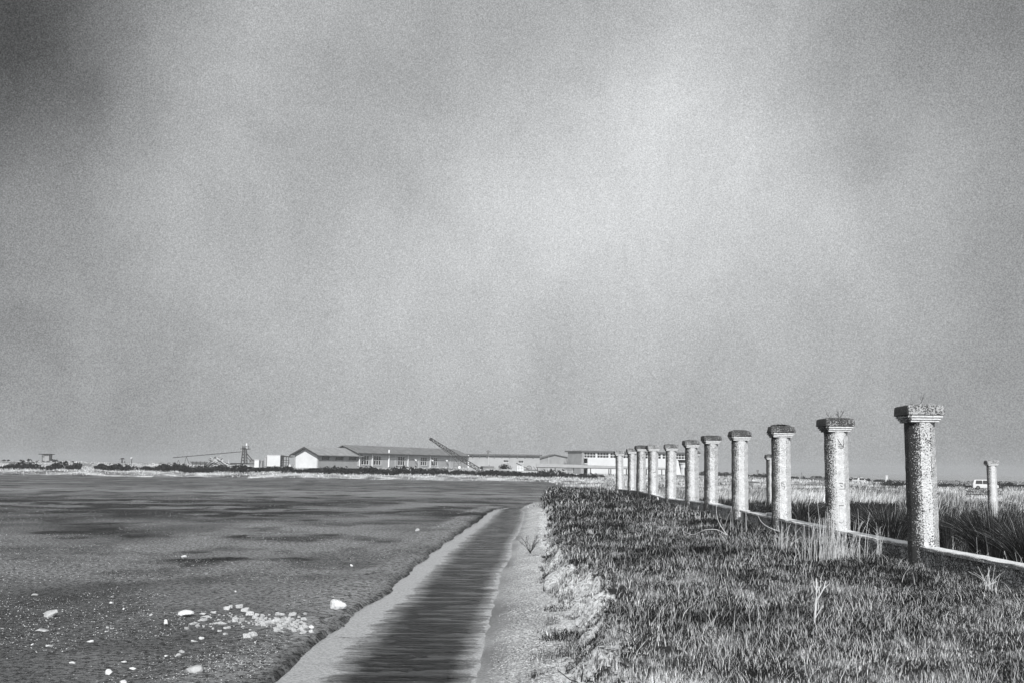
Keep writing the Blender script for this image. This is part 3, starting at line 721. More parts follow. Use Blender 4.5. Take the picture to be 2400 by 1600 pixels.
# ------------------------------------------------------------------ low wall
wallroot = thing('low_wall', (XW, 20, .5), 'long low rough concrete wall with bright top joining the columns', 'wall')
rng = random.Random(8)
def ztopw(y):  # wall top follows the column feet
    D = np.array([c[1] for c in CP]); zb = np.array([o.location.z for o in [q for q in bpy.data.objects if q.name.startswith('stone_column')][:11]])
    return float(np.interp(y, D, zb))
def wx(y): return float(np.interp(y, [c[1] for c in CP], [c[0] for c in CP]))
segs = [(11, 36.3, 0), (37.6, 42.3, 0), (43.6, 56, 0), (57.2, 91.5, 0)]
mb = MB(); mc = MB()
for a, b, _ in segs:
    ysg = np.arange(a, b, .25).tolist() + [b]; prev = None
    for (u0, u1), tgt, w0, zlo, zhi in (((0, 0), mb, .17, -1.3, -.055), ((0, 0), mc, .205, -.053, .012)):
        rows = []
        for yy in ysg:
            jx = rng.uniform(-.008, .008); jz = rng.uniform(-.012, .008); X0 = wx(yy); zt = ztopw(yy)
            chipp = .03 * (vn(np.array([yy * 2.1]), np.array([0.]), 9)[0] > .72)
            rows.append([(X0 - w0 + jx + chipp, yy, zt + zlo), (X0 - w0 + jx + chipp, yy, zt + zhi - .012 + jz), (X0 - w0 + .02 + jx, yy, zt + zhi + jz), (X0 + w0, yy, zt + zhi + jz * .5), (X0 + w0, yy, zt + zlo)])
        vs = [p for r in rows for p in r]; n = 5
        fs = [(i * n + k, (i + 1) * n + k, (i + 1) * n + (k + 1) % n, i * n + (k + 1) % n) for i in range(len(rows) - 1) for k in range(n)]
        fs += [tuple(range(n)), tuple((len(rows) - 1) * n + k for k in reversed(range(n)))]
        tgt.add(vs, fs)
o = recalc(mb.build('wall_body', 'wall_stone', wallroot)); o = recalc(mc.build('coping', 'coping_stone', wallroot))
# block and broken lumps by the wall
p = at(1775, 1196, 41.2); me = rock_mesh('stone_block', 31, .40, .38, .36, 'grey_rock')
mb = MB(); mb.box((0, 0, .17), (.40, .36, .36), .2); o = mb.build('stone_block', 'wall_stone'); o.location = (p.x, p.y, zat(1775, 1204, 41.2)); tag(o, 'squared stone block sitting on the broken wall right of the fourth nearest column', 'block')
import bmesh
bm = bmesh.new(); bm.from_mesh(o.data); bmesh.ops.subdivide_edges(bm, edges=bm.edges, cuts=2, use_grid_fill=True)
for v in bm.verts: v.co += Vector((random.uniform(-.02, .02), random.uniform(-.02, .02), random.uniform(-.02, .02)))
bm.to_mesh(o.data); bm.free()
for px, py, D, w, lab in ((1803, 1206, 38, .42, 'broken pale wall lump lying left of the third nearest column'), (1747, 1199, 42.5, .25, 'small pale wall lump between the stone block and fourth nearest column'), (1548, 1166, 66, .6, 'pale rubble lump on the wall left of the seventh nearest column')):
    p = at(px, py, D); me = rock_mesh('wall_lump', int(px), w, w * .8, w * .45, 'white_rock'); o = rock('wall_lump', p, me, .3, lab, None); o.location = p
# ------------------------------------------------------------------ foreground plants
def stalks(name, px, py, z, n, h, r, lean, width, label, cat, mat='dry_blade', seed=0, smin=.5, bend=True, rad=.005, branch=0):
    rr = random.Random(seed); p = atz(px, py, z); p.z = ZF(p.x, p.y); mb = MB(); root = None
    for i in range(n):
        b = Vector((rr.gauss(0, r), rr.gauss(0, r * 1.1), 0)); b.z = ZF(p.x + b.x, p.y + b.y) - p.z
        a = rr.uniform(0, 6.28) if rr.random() < .6 else rr.gauss(.3, .7); L = rr.uniform(0, 1) ** 1.5 * lean; H = h * rr.uniform(.35, 1) * (1.15 if rr.random() < .1 else 1)
        pts = []
        for k in range(5):
            t = k / 4; pts.append(b + Vector((math.cos(a) * L * H * t ** 1.7, math.sin(a) * L * H * t ** 1.7, H * (t - .25 * L * t * t))))
        if bend and rr.random() < .25:
            k = 3; pts[4] = pts[3] + Vector((rr.uniform(-.25, .25), rr.uniform(-.1, .1), -rr.uniform(.0, .3)))
        mb.tube(pts, [rad * rr.uniform(.7, 1.2) * (1 - .12 * k) for k in range(5)], 4)
        for j in range(branch):
            c = pts[rr.choice((2, 3))]; mb.tube([c, c + Vector((rr.uniform(-.12, .12), rr.uniform(-.12, .12), rr.uniform(.02, .12)))], [rad * .6, rad * .3], 3)
    o = mb.build(name, mat); o.location = p; return tag(o, label, cat)
stalks('dry_reed_clump', 1945, 1318, .7, 95, 1.35, .34, .4, 1, 'dense clump of tall pale dry stalks in front of the second nearest column', 'reed clump', 'twig_pale', 1)
stalks('dry_reed_clump', 2010, 1320, .7, 26, 1.0, .32, .5, 1, 'sparser pale dry stalks right of the dense clump, against the wall', 'reed clump', 'twig_pale', 2)
stalks('dry_reed_clump', 1835, 1290, .7, 26, .9, .08, 1.3, 1, 'fan of thin pale stalks spreading in front of the third nearest column', 'reed clump', 'twig_pale', 3)
stalks('dry_stalks', 2060, 1318, .7, 8, 1.15, .05, .45, 1, 'few thin tall dry stalks just left of the nearest column', 'stalks', 'twig_pale', 4, branch=2)
stalks('dry_stalks', 1716, 1255, .7, 11, .95, .35, .3, 1, 'thin upright stalks in front of the fourth nearest column', 'stalks', 'twig_pale', 6)
stalks('dry_stalks', 2320, 1400, .7, 26, .5, .04, .9, 1, 'loose pale stalks leaning in the grass by the wall at the far right', 'stalks', 'twig_pale', 7)
stalks('dry_stalks', 2290, 1312, .3, 26, 1.15, 1.0, .3, 1, 'thin pale reeds standing behind the wall right of the nearest column', 'stalks', 'twig_pale', 8, rad=.006)
def arc(name, pixels, D, r, label, cat, mat='twig_pale', zs=None):
    P = [at(a, b, d) for (a, b), d in zip(pixels, D)]; Q = []
    for i in range(len(P) - 1):
        p0 = P[max(i - 1, 0)]; p1 = P[i]; p2 = P[i + 1]; p3 = P[min(i + 2, len(P) - 1)]
        for k in range(5):
            t = k / 5; Q.append(.5 * ((2 * p1) + (p2 - p0) * t + (2 * p0 - 5 * p1 + 4 * p2 - p3) * t * t + (3 * p1 - 3 * p2 + p0 * 1.0 * -1 + p3) * t ** 3))
    Q.append(P[-1]); base = Q[-1].copy(); mb = MB(); mb.tube([q - base for q in Q], [r * (.4 + .6 * i / len(Q)) for i in range(len(Q))], 5)
    o = mb.build(name, mat); o.location = base; return tag(o, label, cat)
arc('bent_stalk', [(1684, 1165), (1679, 1190), (1682, 1215), (1692, 1235), (1704, 1252)], [30, 30, 30, 30, 29.7], .010, 'tall pale stalk bowing left in front of the fifth nearest column', 'stalk')
arc('bent_stalk', [(1600, 1243), (1625, 1252), (1650, 1241), (1680, 1240), (1702, 1252)], [30.5, 30.5, 30, 30, 29.7], .010, 'pale arched stalk lying on the grass toward the left', 'stalk')
arc('bent_stalk', [(1775, 1203), (1785, 1222), (1805, 1236), (1828, 1244)], [30, 30, 30, 29.8], .010, 'pale curved stalk crossing below the stone block', 'stalk')
# white dead sapling
p = atz(1912, 1455, .68); p.z = ZF(p.x, p.y); k = p.y / F; mb = MB()
def L(a): return Vector(((a[0] - 1912) * k, (a[2] if len(a) > 2 else 0), (1455 - a[1]) * k))
for pts, r in (([(1910, 1458), (1911, 1430), (1914, 1400), (1915, 1375), (1915, 1350)], .016), ([(1913, 1402), (1923, 1388), (1932, 1372), (1937, 1355)], .010), ([(1915, 1378), (1909, 1366), (1908, 1356)], .006), ([(1923, 1388), (1920, 1370)], .005), ([(1932, 1373), (1945, 1362)], .005), ([(1915, 1382), (1925, 1366), (1924, 1355)], .006), ([(1911, 1440), (1922, 1422), (1930, 1410)], .006)):
    q = [L(a) for a in pts]; mb.tube(q, [r * (1 - .5 * i / len(q)) for i in range(len(q))], 6)
o = mb.build('dead_sapling', 'twig_pale'); o.location = p; tag(o, 'bare white dead sapling standing alone in the middle of the grass', 'sapling')
# dark shrub on the sandy strip
p = atz(1243, 1295, .05); p.z = ZF(p.x, p.y)
twigs('dark_shrub', p, 16, .52, .55, .008, 'twig_dark', 'small dark spiky shrub alone on the sandy strip beside the channel', 'shrub', 9, kink=.18, sub=2)
def low_tuft(px, py, z, w, n, lab, seed, sh=.2, h=.10, name='dark_weed_patch'):
    rr = np.random.default_rng(seed); p = atz(px, py, z); a = rr.uniform(0, 6.28, n); q = rr.random(n) ** .6
    P = np.stack([np.cos(a) * q * w, np.sin(a) * q * w * 1.4, 0 * a], 1); P[:, 2] = zf(p.x + P[:, 0], p.y + P[:, 1]) - ZF(p.x, p.y)
    v, f, s = blades(P, h * rr.uniform(.3, 1, n), np.full(n, .012), rr.uniform(0, 6.28, n), rr.uniform(.4, 1.8, n), np.clip(rr.normal(sh + .12, .25, n), 0, 1), 3)
    o = np_mesh(name, v, f, 'grass_blade', {'shade': s}); o.location = (p.x, p.y, ZF(p.x, p.y)); return tag(o, lab, 'weeds')
low_tuft(1312, 1285, .1, .42, 700, 'dark creeping weed patch between the small dark shrub and the bank', 1)
low_tuft(1330, 1478, .2, .45, 420, 'dark weed patch at the foot of the pale eroded bank', 2, .2)
low_tuft(1285, 1308, .1, .2, 260, 'thin dark weeds just below the patch beside the shrub', 3)
low_tuft(1310, 1422, .15, .30, 160, 'narrow dark weed streak beside the pale bank', 4)
low_tuft(1385, 1540, .3, .35, 600, 'dark weeds and roots at the bottom of the bank', 5, .3)
low_tuft(1290, 1268, .1, .3, 300, 'dark weeds at the bank above the small dark shrub', 6, .25)
low_tuft(1262, 1185, .1, .9, 500, 'pale and dark grass fringe at the far end of the sandy strip', 7, .6, .4)
for pts, lab in (([(1306, 1548), (1335, 1570), (1362, 1585), (1365, 1598)], 'dark thin root at the lower left of the bank'), ([(1448, 1518), (1475, 1540), (1510, 1568), (1535, 1585)], 'dark thin root crossing the lower bank'), ([(1400, 1560), (1440, 1580), (1470, 1600)], 'dark thin root near the bottom edge beneath the other roots')):
    q = [atz(a, b, .5) for a, b in pts]
    for v in q: v.z = max(ZF(v.x, v.y), .3) + .10
    o = MB().tube([v - q[-1] for v in q], [.004, .006, .007, .008][:len(q)], 5).build('dark_root', 'twig_dark'); o.location = q[-1]; tag(o, lab, 'root')
# small dark bits in the channel
for i, (px, py, s, lab) in enumerate(((806, 1467, .05, 'tiny dark stick lump in the pale shallows near the rubble'), (1168, 1545, .03, 'tiny round black pebble on the damp sand at the bottom'), (1050, 1568, .018, 'tiny dark floating bit in the channel near the bottom'))):
    p = atz(px, py, WZ if i != 1 else 0); me = rock_mesh('dark_pebble', 60 + i, s, s * .7, s * .8, 'rubber', 1); o = bpy.data.objects.new('dark_pebble', me); COL.objects.link(o); o.location = (p.x, p.y, (WZ if i != 1 else ZF(p.x, p.y)) + .01); tag(o, lab, 'debris')
# ================================================================== far side of the flat
class Fr:
    def __init__(s, o, d):
        s.o = Vector((o[0], o[1], 0)); s.d = Vector((d[0], d[1], 0)).normalized(); s.n = Vector((-s.d.y, s.d.x, 0))  # n points into the building
    def w(s, u, v, z): return s.o + s.d * u + s.n * v + Vector((0, 0, z))
    def box(s, mb, u0, u1, v0, v1, z0, z1):
        mb.hexa([s.w(u0, v0, z0), s.w(u1, v0, z0), s.w(u1, v1, z0), s.w(u0, v1, z0), s.w(u0, v0, z1), s.w(u1, v0, z1), s.w(u1, v1, z1), s.w(u0, v1, z1)])
    def upx(s, px, v=0):   # u whose point shows at pixel column px
        r = ray(px, 1080); k = r.x / r.y; o = s.o + s.n * v
        return (k * o.y - o.x) / (s.d.x - k * s.d.y)
    def holes(s, mb, u0, u1, z0, z1, v0, v1, hs):
        us = sorted({u0, u1, *[h[0] for h in hs], *[h[1] for h in hs]}); zs = sorted({z0, z1, *[h[2] for h in hs], *[h[3] for h in hs]})
        for a, b in zip(us, us[1:]):
            for c, d in zip(zs, zs[1:]):
                if any(h[0] <= (a + b) / 2 <= h[1] and h[2] <= (c + d) / 2 <= h[3] for h in hs): continue
                s.box(mb, a, b, v0, v1, c, d)
def window(fr, root, u0, u1, z0, z1, nx, nz, v=.0, t=.055, fm='white_paint', depth=.15):
    mb = MB()
    for i in range(nx + 1):
        u = u0 + (u1 - u0) * i / nx; u = min(max(u, u0 + t / 2), u1 - t / 2); fr.box(mb, u - t / 2, u + t / 2, v + depth - .12, v + depth - .04, z0 + t, z1 - t)
    for j in range(nz + 1):
        z = z0 + (z1 - z0) * j / nz; z = min(max(z, z0 + t / 2), z1 - t / 2); e = .003
        fr.box(mb, u0, u1, v + depth - .12 - e, v + depth - .04 + e, z - t / 2, z + t / 2)
    w = mb.build('window', fm, root)
    mb = MB(); fr.box(mb, u0, u1, v + depth - .03, v + depth - .01, z0, z1); mb.buildsub('pane', 'glass_dark', w, root)
    mb = MB(); fr.box(mb, u0 - .08, u1 + .08, v - .10, v + depth - .13, z0 - .10, z0 - .003); mb.buildsub('sill', fm, w, root)
def gable_roof(fr, mb, u0, u1, va, vb, zr, ze, ov, t=.14):
    vm = (va + vb) / 2; sl = (zr - ze) / (vm - va)
    for s, ve in ((-1, va - ov), (1, vb + ov)):
        zz = zr - sl * abs(ve - vm)
        P = [(vm, zr), (ve, zz), (ve, zz + t), (vm, zr + t)]
        mb.prism([fr.w(u0, a, b) for a, b in P], fr.d * (u1 - u0))
# --- building A (small gabled store) and B (long hall): same axis
d2 = (.47, .883)
pA = at(745, 1090, 235); FA = Fr((pA.x, 235), d2)
g0 = 2.2
ra = thing('gabled_storehouse', (pA.x, 235, g0), 'small storehouse with white gable end and three slit windows, joined to the long hall', 'building')
wA = 6.2; eA = 5.15; rA = 6.55; uA1 = FA.upx(838)
mb = MB(); hs = []
for px in (763.3, 795.2, 826.5):
    a = FA.upx(px - 9.2); b = FA.upx(px + 9.2); hs.append((a, b, 3.98, 4.72))
FA.holes(mb, 0, uA1 - .02, g0, eA, 0, .3, hs); FA.box(mb, 0, uA1 - .02, wA - .3, wA, g0, eA)
mb.build('wall', 'facade', ra)
mb = MB(); mb.prism([FA.w(-.02, .302, g0), FA.w(-.02, .302, eA - .02), FA.w(-.02, wA / 2, rA - .08), FA.w(-.02, wA - .302, eA - .02), FA.w(-.02, wA - .302, g0)], FA.d * .26)
mb.v = [p for p in mb.v]; o = mb.build('gable_wall', 'gable_white', ra); o['label'] = 'white plastered gable end'
mb = MB(); mb.prism([FA.w(-.03, -.0, g0), FA.w(-.03, -.0, eA), FA.w(-.03, .30, eA + .1), FA.w(-.03, .30, g0)], FA.d * .02)
mb = MB(); gable_roof(FA, mb, -.9, uA1 + 1.5, 0, wA, rA, eA, .75); mb.build('roof', 'roof_tiles_pale', ra)
for h in hs:
    m2 = MB(); FA.box(m2, h[0], h[1], .15, .2, h[2], h[3]); m2.build('window', 'glass_dark', ra)
mb = MB()
for s, va in ((1, -.75), (-1, wA + .75)):
    vm = wA / 2; sl = (rA - eA) / vm; zz = rA - sl * abs(va - vm)
    mb.bar(FA.w(-.93, va, zz - .06), FA.w(-.93, vm, rA - .06), .1, .3)
mb.build('barge_board', 'timber_dark', ra)
# B
pB = FA.w(uA1, -.15, 0); FB = Fr((pB.x, pB.y), d2); uB1 = FB.upx(1096)
rb = thing('long_hall', (pB.x, pB.y, g0), 'long low hall with tiled roof, tall barred windows and white downpipes', 'building')
wB = 7.4; eB = 5.78; rB = 7.25; mb = MB(); hs = []
for px, w in ((856, 9), (884.6, 8.6), (941, 8), (993.6, 7.3), (1018.6, 7.2)):
    hs.append((FB.upx(px - w), FB.upx(px + w), 3.0, 5.12))
FB.holes(mb, 0, uB1, g0, eB, 0, .35, hs); FB.box(mb, 0, uB1, wB - .3, wB, g0, eB); FB.box(mb, uB1 - .3, uB1, .352, wB - .302, g0, eB)
mb.prism([FB.w(0, .352, g0), FB.w(0, .352, eB), FB.w(0, wB / 2, rB - .05), FB.w(0, wB - .302, eB), FB.w(0, wB - .302, g0)], FB.d * .3)
mb.build('wall', 'facade', rb)
mb = MB(); gable_roof(FB, mb, -.9, uB1 - .5, 0, wB, rB, eB, .6)
for s in (0,):  # hipped right end
    mb.prism([FB.w(uB1 - .5, -.6, eB - .2), FB.w(uB1 - .5, wB + .6, eB - .2), FB.w(uB1 - .5, wB / 2, rB)], FB.d * 1.2)
mb.build('roof', 'roof_tiles', rb)
mb = MB(); FB.box(mb, -.9, uB1 + .6, -.78, -.62, eB - .42, eB - .24); mb.build('gutter', 'timber_dark', rb)
for h in hs: window(FB, rb, h[0], h[1], h[2], h[3], 3, 2, t=.09)
for px, w0, z1, lab in ((841, .16, eB - .3, None), (871, .16, eB - .3, None), (910, .22, eB + .75, 'thicker white pipe rising above the eave'), (955, .16, eB - .3, None), (1007, .16, eB - .3, None), (1096.5, .2, eB + .1, None)):
    u = FB.upx(px); mb = MB(); mb.tube([FB.w(u, -.16, g0 + .35), FB.w(u, -.16, z1)], w0 * .75, 8); o = mb.build('downpipe', 'pipe_white', rb)
    if lab: o['label'] = lab
for px in (927, 982, 1055): u = FB.upx(px); mb = MB(); FB.box(mb, u - .25, u + .25, -.06, -.003, g0, eB - .01); mb.build('pilaster', 'render_pale', rb)
for px in (970, 1009, 1043): u = FB.upx(px); mb = MB(); mb.bar(FB.w(u, 0, 4.55), FB.w(u, -.5, 4.45), .08); mb.box(FB.w(u, -.6, 4.3), (.5, .5, .25)); mb.build('wall_lamp', 'lamp_glass', rb)
# --- pale building C with corbelled eave
fc = at(1092, 1090, 300); FC = Fr((fc.x, 300), (1, .10)); rc = thing('pale_warehouse', (fc.x, 300, g0 - .2), 'long pale plastered warehouse with small brackets under its flat eave', 'building')
u1 = FC.upx(1265); zt = 2.8 + 27 * 300 / F; zb = 1.6; hs = [(FC.upx(1180), FC.upx(1192), zt - 1.75, zt - 1.1), (FC.upx(1215), FC.upx(1227), zt - 1.85, zt - 1.15)]
mb = MB(); FC.holes(mb, 0, u1, zb, zt, 0, .4, hs); FC.box(mb, 0, u1, 7, 7.3, zb, zt); FC.box(mb, u1 - .3, u1, .41, 6.99, zb, zt); mb.build('wall', 'plaster_white', rc)
mb = MB(); FC.box(mb, -.6, u1 + .6, -.8, 8, zt + .004, zt + .42); mb.build('roof', 'roof_dark', rc)
for h in hs: window(FC, rc, *h, 3, 1)
for px in (1107, 1124, 1141, 1158.5, 1176, 1194, 1212, 1230, 1249):
    u = FC.upx(px); mb = MB(); mb.prism([FC.w(u - .12, -.003, zt - .02), FC.w(u - .12, -.7, zt - .02), FC.w(u - .12, -.003, zt - .75)], FC.d * .24); mb.build('eave_bracket', 'shade_grey', rc)
mb = MB(); u = FC.upx(1145); mb.bar(FC.w(u, 2, zt + .42), FC.w(u, 2, zt + 1.5), .6); mb.bar(FC.w(u - .5, 2, zt + 1.1), FC.w(u + .7, 2, zt + 1.1), .25); mb.build('chimney', 'grey_metal', rc)
mb = MB(); mb.tube([FC.w(u, -.3, zb), FC.w(u, -.3, zt)], .12, 6); mb.build('downpipe', 'render_pale', rc)
# --- dark gabled barn D
fd = at(1265, 1090, 325); FD = Fr((fd.x, 325), (1, .1)); rd = thing('dark_barn', (fd.x, 325, 1.8), 'dull grey barn with low double-pitched gable beside the bare tree', 'building')
u1 = FD.upx(1345); um = FD.upx(1299); z0 = 2.8 + 20 * 325 / F; zm = 2.8 + 30.5 * 325 / F; z2 = 2.8 + 21 * 325 / F
mb = MB(); mb.prism([FD.w(0, 0, 1.2), FD.w(u1, 0, 1.2), FD.w(u1, 0, z2), FD.w(um, 0, zm), FD.w(0, 0, z0)], FD.n * 9); mb.build('wall', 'shade_grey', rd)
mb = MB()
for a, b, za, zb2 in ((-.5, um, z0 - .02, zm + .02), (um, u1 + .5, zm + .02, z2 - .02)): mb.prism([FD.w(a, -.5, za), FD.w(b, -.5, zb2), FD.w(b, -.5, zb2 + .2), FD.w(a, -.5, za + .2)], FD.n * 10)
mb.build('roof', 'roof_dark', rd)
mb = MB(); mb.tube([FD.w(um - 1.6, -.1, 1.5), FD.w(um - 1.6, -.1, zm - .5)], .1, 6); mb.build('downpipe', 'render_pale', rd)
# --- bare tree
tp = at(1335, 1100, 318); tp.z = 1.6; rt = thing('bare_tree', tp, 'leafless round-crowned tree behind the canopy beside the grey barn', 'tree')
def tree_crown(root, h, r, n, seed):
    rr = random.Random(seed); mb = MB(); mb.tube([(0, 0, 0), (.1, 0, h * .2), (0, .1, h * .4)], [.16, .12, .09], 6); mb.build('trunk', 'twig_mid', root, off=Vector((0, 0, 0)))
    mb = MB()
    for i in range(n):
        a = rr.uniform(0, 6.28); el = rr.uniform(.15, 1.5); d = Vector((math.cos(a) * math.cos(el), math.sin(a) * math.cos(el), math.sin(el)))
        p = Vector((0, 0, h * rr.uniform(.15, .4))); q = p + d * r * rr.uniform(.6, 1.1); m = p.lerp(q, .5) + Vector((0, 0, .2)); mb.tube([p, m, q], [.05, .035, .02], 3)
        for j in range(5):
            c = m.lerp(q, rr.random()); e = c + (d + Vector((rr.uniform(-.7, .7), rr.uniform(-.7, .7), rr.uniform(-.2, .8)))) * rr.uniform(.3, .8); mb.tube([c, e], [.025, .015], 3)
    mb.build('crown', 'twig_mid', root, off=Vector((0, 0, 0)))
tree_crown(rt, 3.8, 2.5, 60, 3)
# --- modern white building E
fe = at(1367, 1090, 300); FE = Fr((fe.x, 300), (.925, .38)); re_ = thing('white_workshop', (fe.x, 300, .8), 'white flat-roofed workshop with long clerestory window band behind the far columns', 'building')
uE = FE.upx(1612); zt = 2.8 + 41.5 * 300 / F; zw1 = 2.8 + 38 * 300 / F; zw0 = 2.8 + 24.5 * 300 / F
mb = MB(); FE.box(mb, -.9, uE + .4, -.6, 10, zt - .35, zt); mb.build('roof', 'roof_dark', re_)
mb = MB(); FE.box(mb, 0, uE, .0, .3, zw1 - .003, zt - .353); FE.box(mb, 0, uE, 9, 9.3, .5, zt - .353); FE.box(mb, uE - .3, uE, .31, 8.99, .5, zt - .353); mb.build('upper_wall', 'shade_grey', re_)
ue = FE.upx(1586)
mb = MB(); hs = [(FE.upx(a), FE.upx(b), .9, 2.55) for a, b in ((1391, 1424), (1435, 1462), (1470, 1500), (1520, 1548))]
FE.holes(mb, FE.upx(1377), ue, .3, zw0 - .1, -.25, .2, [])
mb.prism([FE.w(ue, -.25, .3), FE.w(ue + 1.5, -.25, .3), FE.w(ue + .35, -.25, zw0 - .4), FE.w(ue, -.25, zw0 - .1)], FE.n * .45)
mb.build('lower_wall', 'white_paint', re_)
for k in range(8):
    a = FE.upx(1369 + 30.6 * k) ; b = FE.upx(1369 + 30.6 * (k + 1)) - .35
    window(FE, re_, a, b, zw0, zw1, 4, 2, v=.02, t=.13, depth=.2)
    mb = MB(); FE.box(mb, b, b + .35, .05, .25, zw0, zw1); mb.build('window_pier', 'white_paint', re_)
mb = MB(); mb.prism([FE.w(-.9, -.3, 1.0), FE.w(0.0, -.3, 1.0), FE.w(0.0, -.3, zt - .36), FE.w(-.5, -.3, zt - .36)], FE.n * 9); mb.build('end_wall', 'shade_grey', re_)
mb = MB()
for z in (3.1, 3.9): FE.box(mb, .05, 1.0, -.8, -.35, z, z + .3)
mb.build('ledge', 'white_paint', re_)
rp = thing('entrance_porch', FE.w(ue + 1.7, -1, .5), 'white layered porch with dark doorway at the right end of the white workshop', 'porch')
mb = MB(); FE.box(mb, ue + 1.0, ue + 3.6, -1.6, -.4, 3.35, 4.3); FE.box(mb, ue + .7, ue + 3.8, -1.8, -.4, 4.45, 4.7); FE.box(mb, ue + 1.2, ue + 1.5, -1.6, -.4, .3, 3.34); FE.box(mb, ue + 3.3, ue + 3.6, -1.6, -.4, .3, 3.34); mb.build('frame', 'white_paint', rp)
mb = MB(); FE.box(mb, ue + 1.5, ue + 3.3, -.6, -.45, .3, 3.34); mb.build('door', 'roof_dark', rp)
# --- canopy
cp = at(1258, 1089, 268); cq = at(1562, 1096, 275); rcn = thing('flat_canopy', (cp.x, cp.y, .6), 'long pale flat canopy on thin dark posts in front of the white workshop', 'canopy')
mb = MB(); c0 = at(1257, 1089, 268); c1 = at(1562, 1096.5, 276); hw = .42
mb.prism([c0 + Vector((0, 0, -hw)), c1 + Vector((0, 0, -.2)), c1 + Vector((0, 0, .2)), c0 + Vector((0, 0, hw))], Vector((0, 3.2, 0))); mb.build('roof_slab', 'plaster_white', rcn)
mb = MB(); mb.prism([c0 + Vector((0, -.05, -hw - .17)), c1 + Vector((0, -.05, -.32)), c1 + Vector((0, -.05, -.203)), c0 + Vector((0, -.05, -hw - .003))], Vector((0, 3.2, 0))); mb.build('under_beam', 'timber_dark', rcn)
for px in (1259.5, 1301, 1344, 1384, 1427, 1431.5, 1468, 1515, 1551, 1560):
    t = (px - 1257) / 305; q = c0.lerp(c1, t); mb = MB(); mb.bar((xat(px, q.y + .1), q.y + .1, .3), (xat(px, q.y + .1), q.y + .1, q.z - (hw + .18) * (1 - t) - .33 * t), .22); mb.build('post', 'timber_dark', rcn)
# --- white container shed + neighbours
def wbox(name, px0, px1, yt, yb, D, dep, mat, label, cat, rz=0, lid=None):
    a = at(px0, yb, D); b = at(px1, yt, D); w = b.x - a.x; r0 = thing(name, ((a.x + b.x) / 2, D, a.z), label, cat); r0.rotation_euler[2] = rz
    h = b.z - a.z; Z0 = Vector((0, 0, 0)); mb = MB(); mb.box((0, dep / 2, h / 2 - .2), (w, dep, h + .4)); mb.build('wall', mat, r0, off=Z0)
    mb = MB(); mb.box((0, dep / 2, h + .045), (w + .16, dep + .16, .08)); mb.build('roof', lid or mat, r0, off=Z0)
    mb = MB(); n = int(w / .35)
    for i in range(n + 1): mb.box((-w / 2 + .03 + (w - .06) * i / n, -.022, h / 2), (.05, .04, h - .1))
    mb.build('rib', mat, r0, off=Z0)
    return r0
wbox('container_shed', 625.5, 657, 1066, 1087, 240, 3.5, 'white_paint', 'bright white box-shaped shed between the metal tower and the storehouse', 'shed')
wbox('cabinet', 620.5, 625, 1070, 1087, 241, 1.5, 'plaster_white', 'narrow white cabinet touching the left side of the white shed', 'cabinet')
wbox('water_tank', 596, 607, 1077, 1089.5, 232, 1.2, 'white_paint', 'small square white tank left of the bright white shed', 'tank')
wbox('water_tank', 607.5, 615, 1079, 1089.5, 233, 1.2, 'shade_grey', 'shaded right side of the small square white tank, its shade painted grey', 'tank')  # right side of the white block; its shade is given as grey colour
ro = thing('lean_to', at(670, 1087, 241), 'open lean-to frame between the white shed and the storehouse', 'lean-to')
mb = MB(); a = at(657, 1068, 241); b = at(684, 1070.5, 241); mb.bar(a, b, .12); mb.bar(a + Vector((0, 3, .1)), b + Vector((0, 3, .1)), .12); mb.prism([a, b, b + Vector((0, 0, .08)), a + Vector((0, 0, .08))], Vector((0, 3, .1))); mb.build('roof', 'timber_dark', ro)
for px in (660, 665, 671, 677): mb = MB(); p = at(px, 1069, 241.1); mb.bar((p.x, p.y, 2.4), p, .12); mb.build('post', 'timber_dark', ro)
mb = MB(); mb.bar(at(657, 1077, 241), at(678, 1077.5, 241), .1); mb.bar(at(657, 1083, 241), at(678, 1083, 241), .1); mb.build('rail', 'timber_dark', ro)
me = rock_mesh('white_boulder', 77, .95, .8, .55, 'white_rock'); o = bpy.data.objects.new('white_boulder', me); COL.objects.link(o); o.location = at(679, 1090, 234); tag(o, 'rounded white boulder at the left foot of the storehouse gable', 'boulder')
# --- metal tower
rt = thing('metal_tower', at(573, 1086, 250), 'rusty lattice loading tower with white stack on top', 'tower')
kz = 250 / F; mb = MB()
def A2(px, py, dy=0): return at(px, py, 250 + dy)
for dy in (0, 1.3):
    for x0, x1 in ((566, 570), (573.5, 573.5), (580, 577.5)): mb.bar(A2(x0 - 1, 1086, dy), A2(x1, 1047, dy), .22)
    for y in range(1050, 1086, 7): mb.bar(A2(567, y, dy), A2(579, y, dy), .12)
    for y in range(1050, 1080, 7): mb.bar(A2(568, y, dy), A2(579, y + 7, dy), .1); mb.bar(A2(579, y, dy), A2(568, y + 7, dy), .1)
mb.build('frame', 'rust_metal', rt)
mb = MB(); mb.box(A2(575, 1051, .6), (1.9, 1.8, .16)); 
for px in (568, 572, 577, 583): mb.bar(A2(px, 1051, -.2), A2(px, 1043, -.2), .08)
mb.bar(A2(567, 1044, -.2), A2(584, 1046, -.2), .08); mb.build('platform', 'rust_metal', rt)
mb = MB(); mb.tube([A2(578, 1052), A2(578, 1038)], .17, 8); mb.build('stack', 'pipe_white', rt)
mb = MB(); mb.bar(A2(579, 1062), A2(592, 1078), .2); mb.bar(A2(579, 1070), A2(588, 1080), .15); mb.build('chute', 'rust_metal', rt)
mb = MB(); mb.box(A2(570, 1085.3), (5.4, 1.6, .25)); mb.build('base', 'dark_metal', rt)
mb = MB(); mb.prism([A2(583, 1083), A2(598, 1084), A2(592, 1076), A2(587, 1075)], Vector((0, 2, 0))); mb.build('hopper', 'grey_metal', rt)
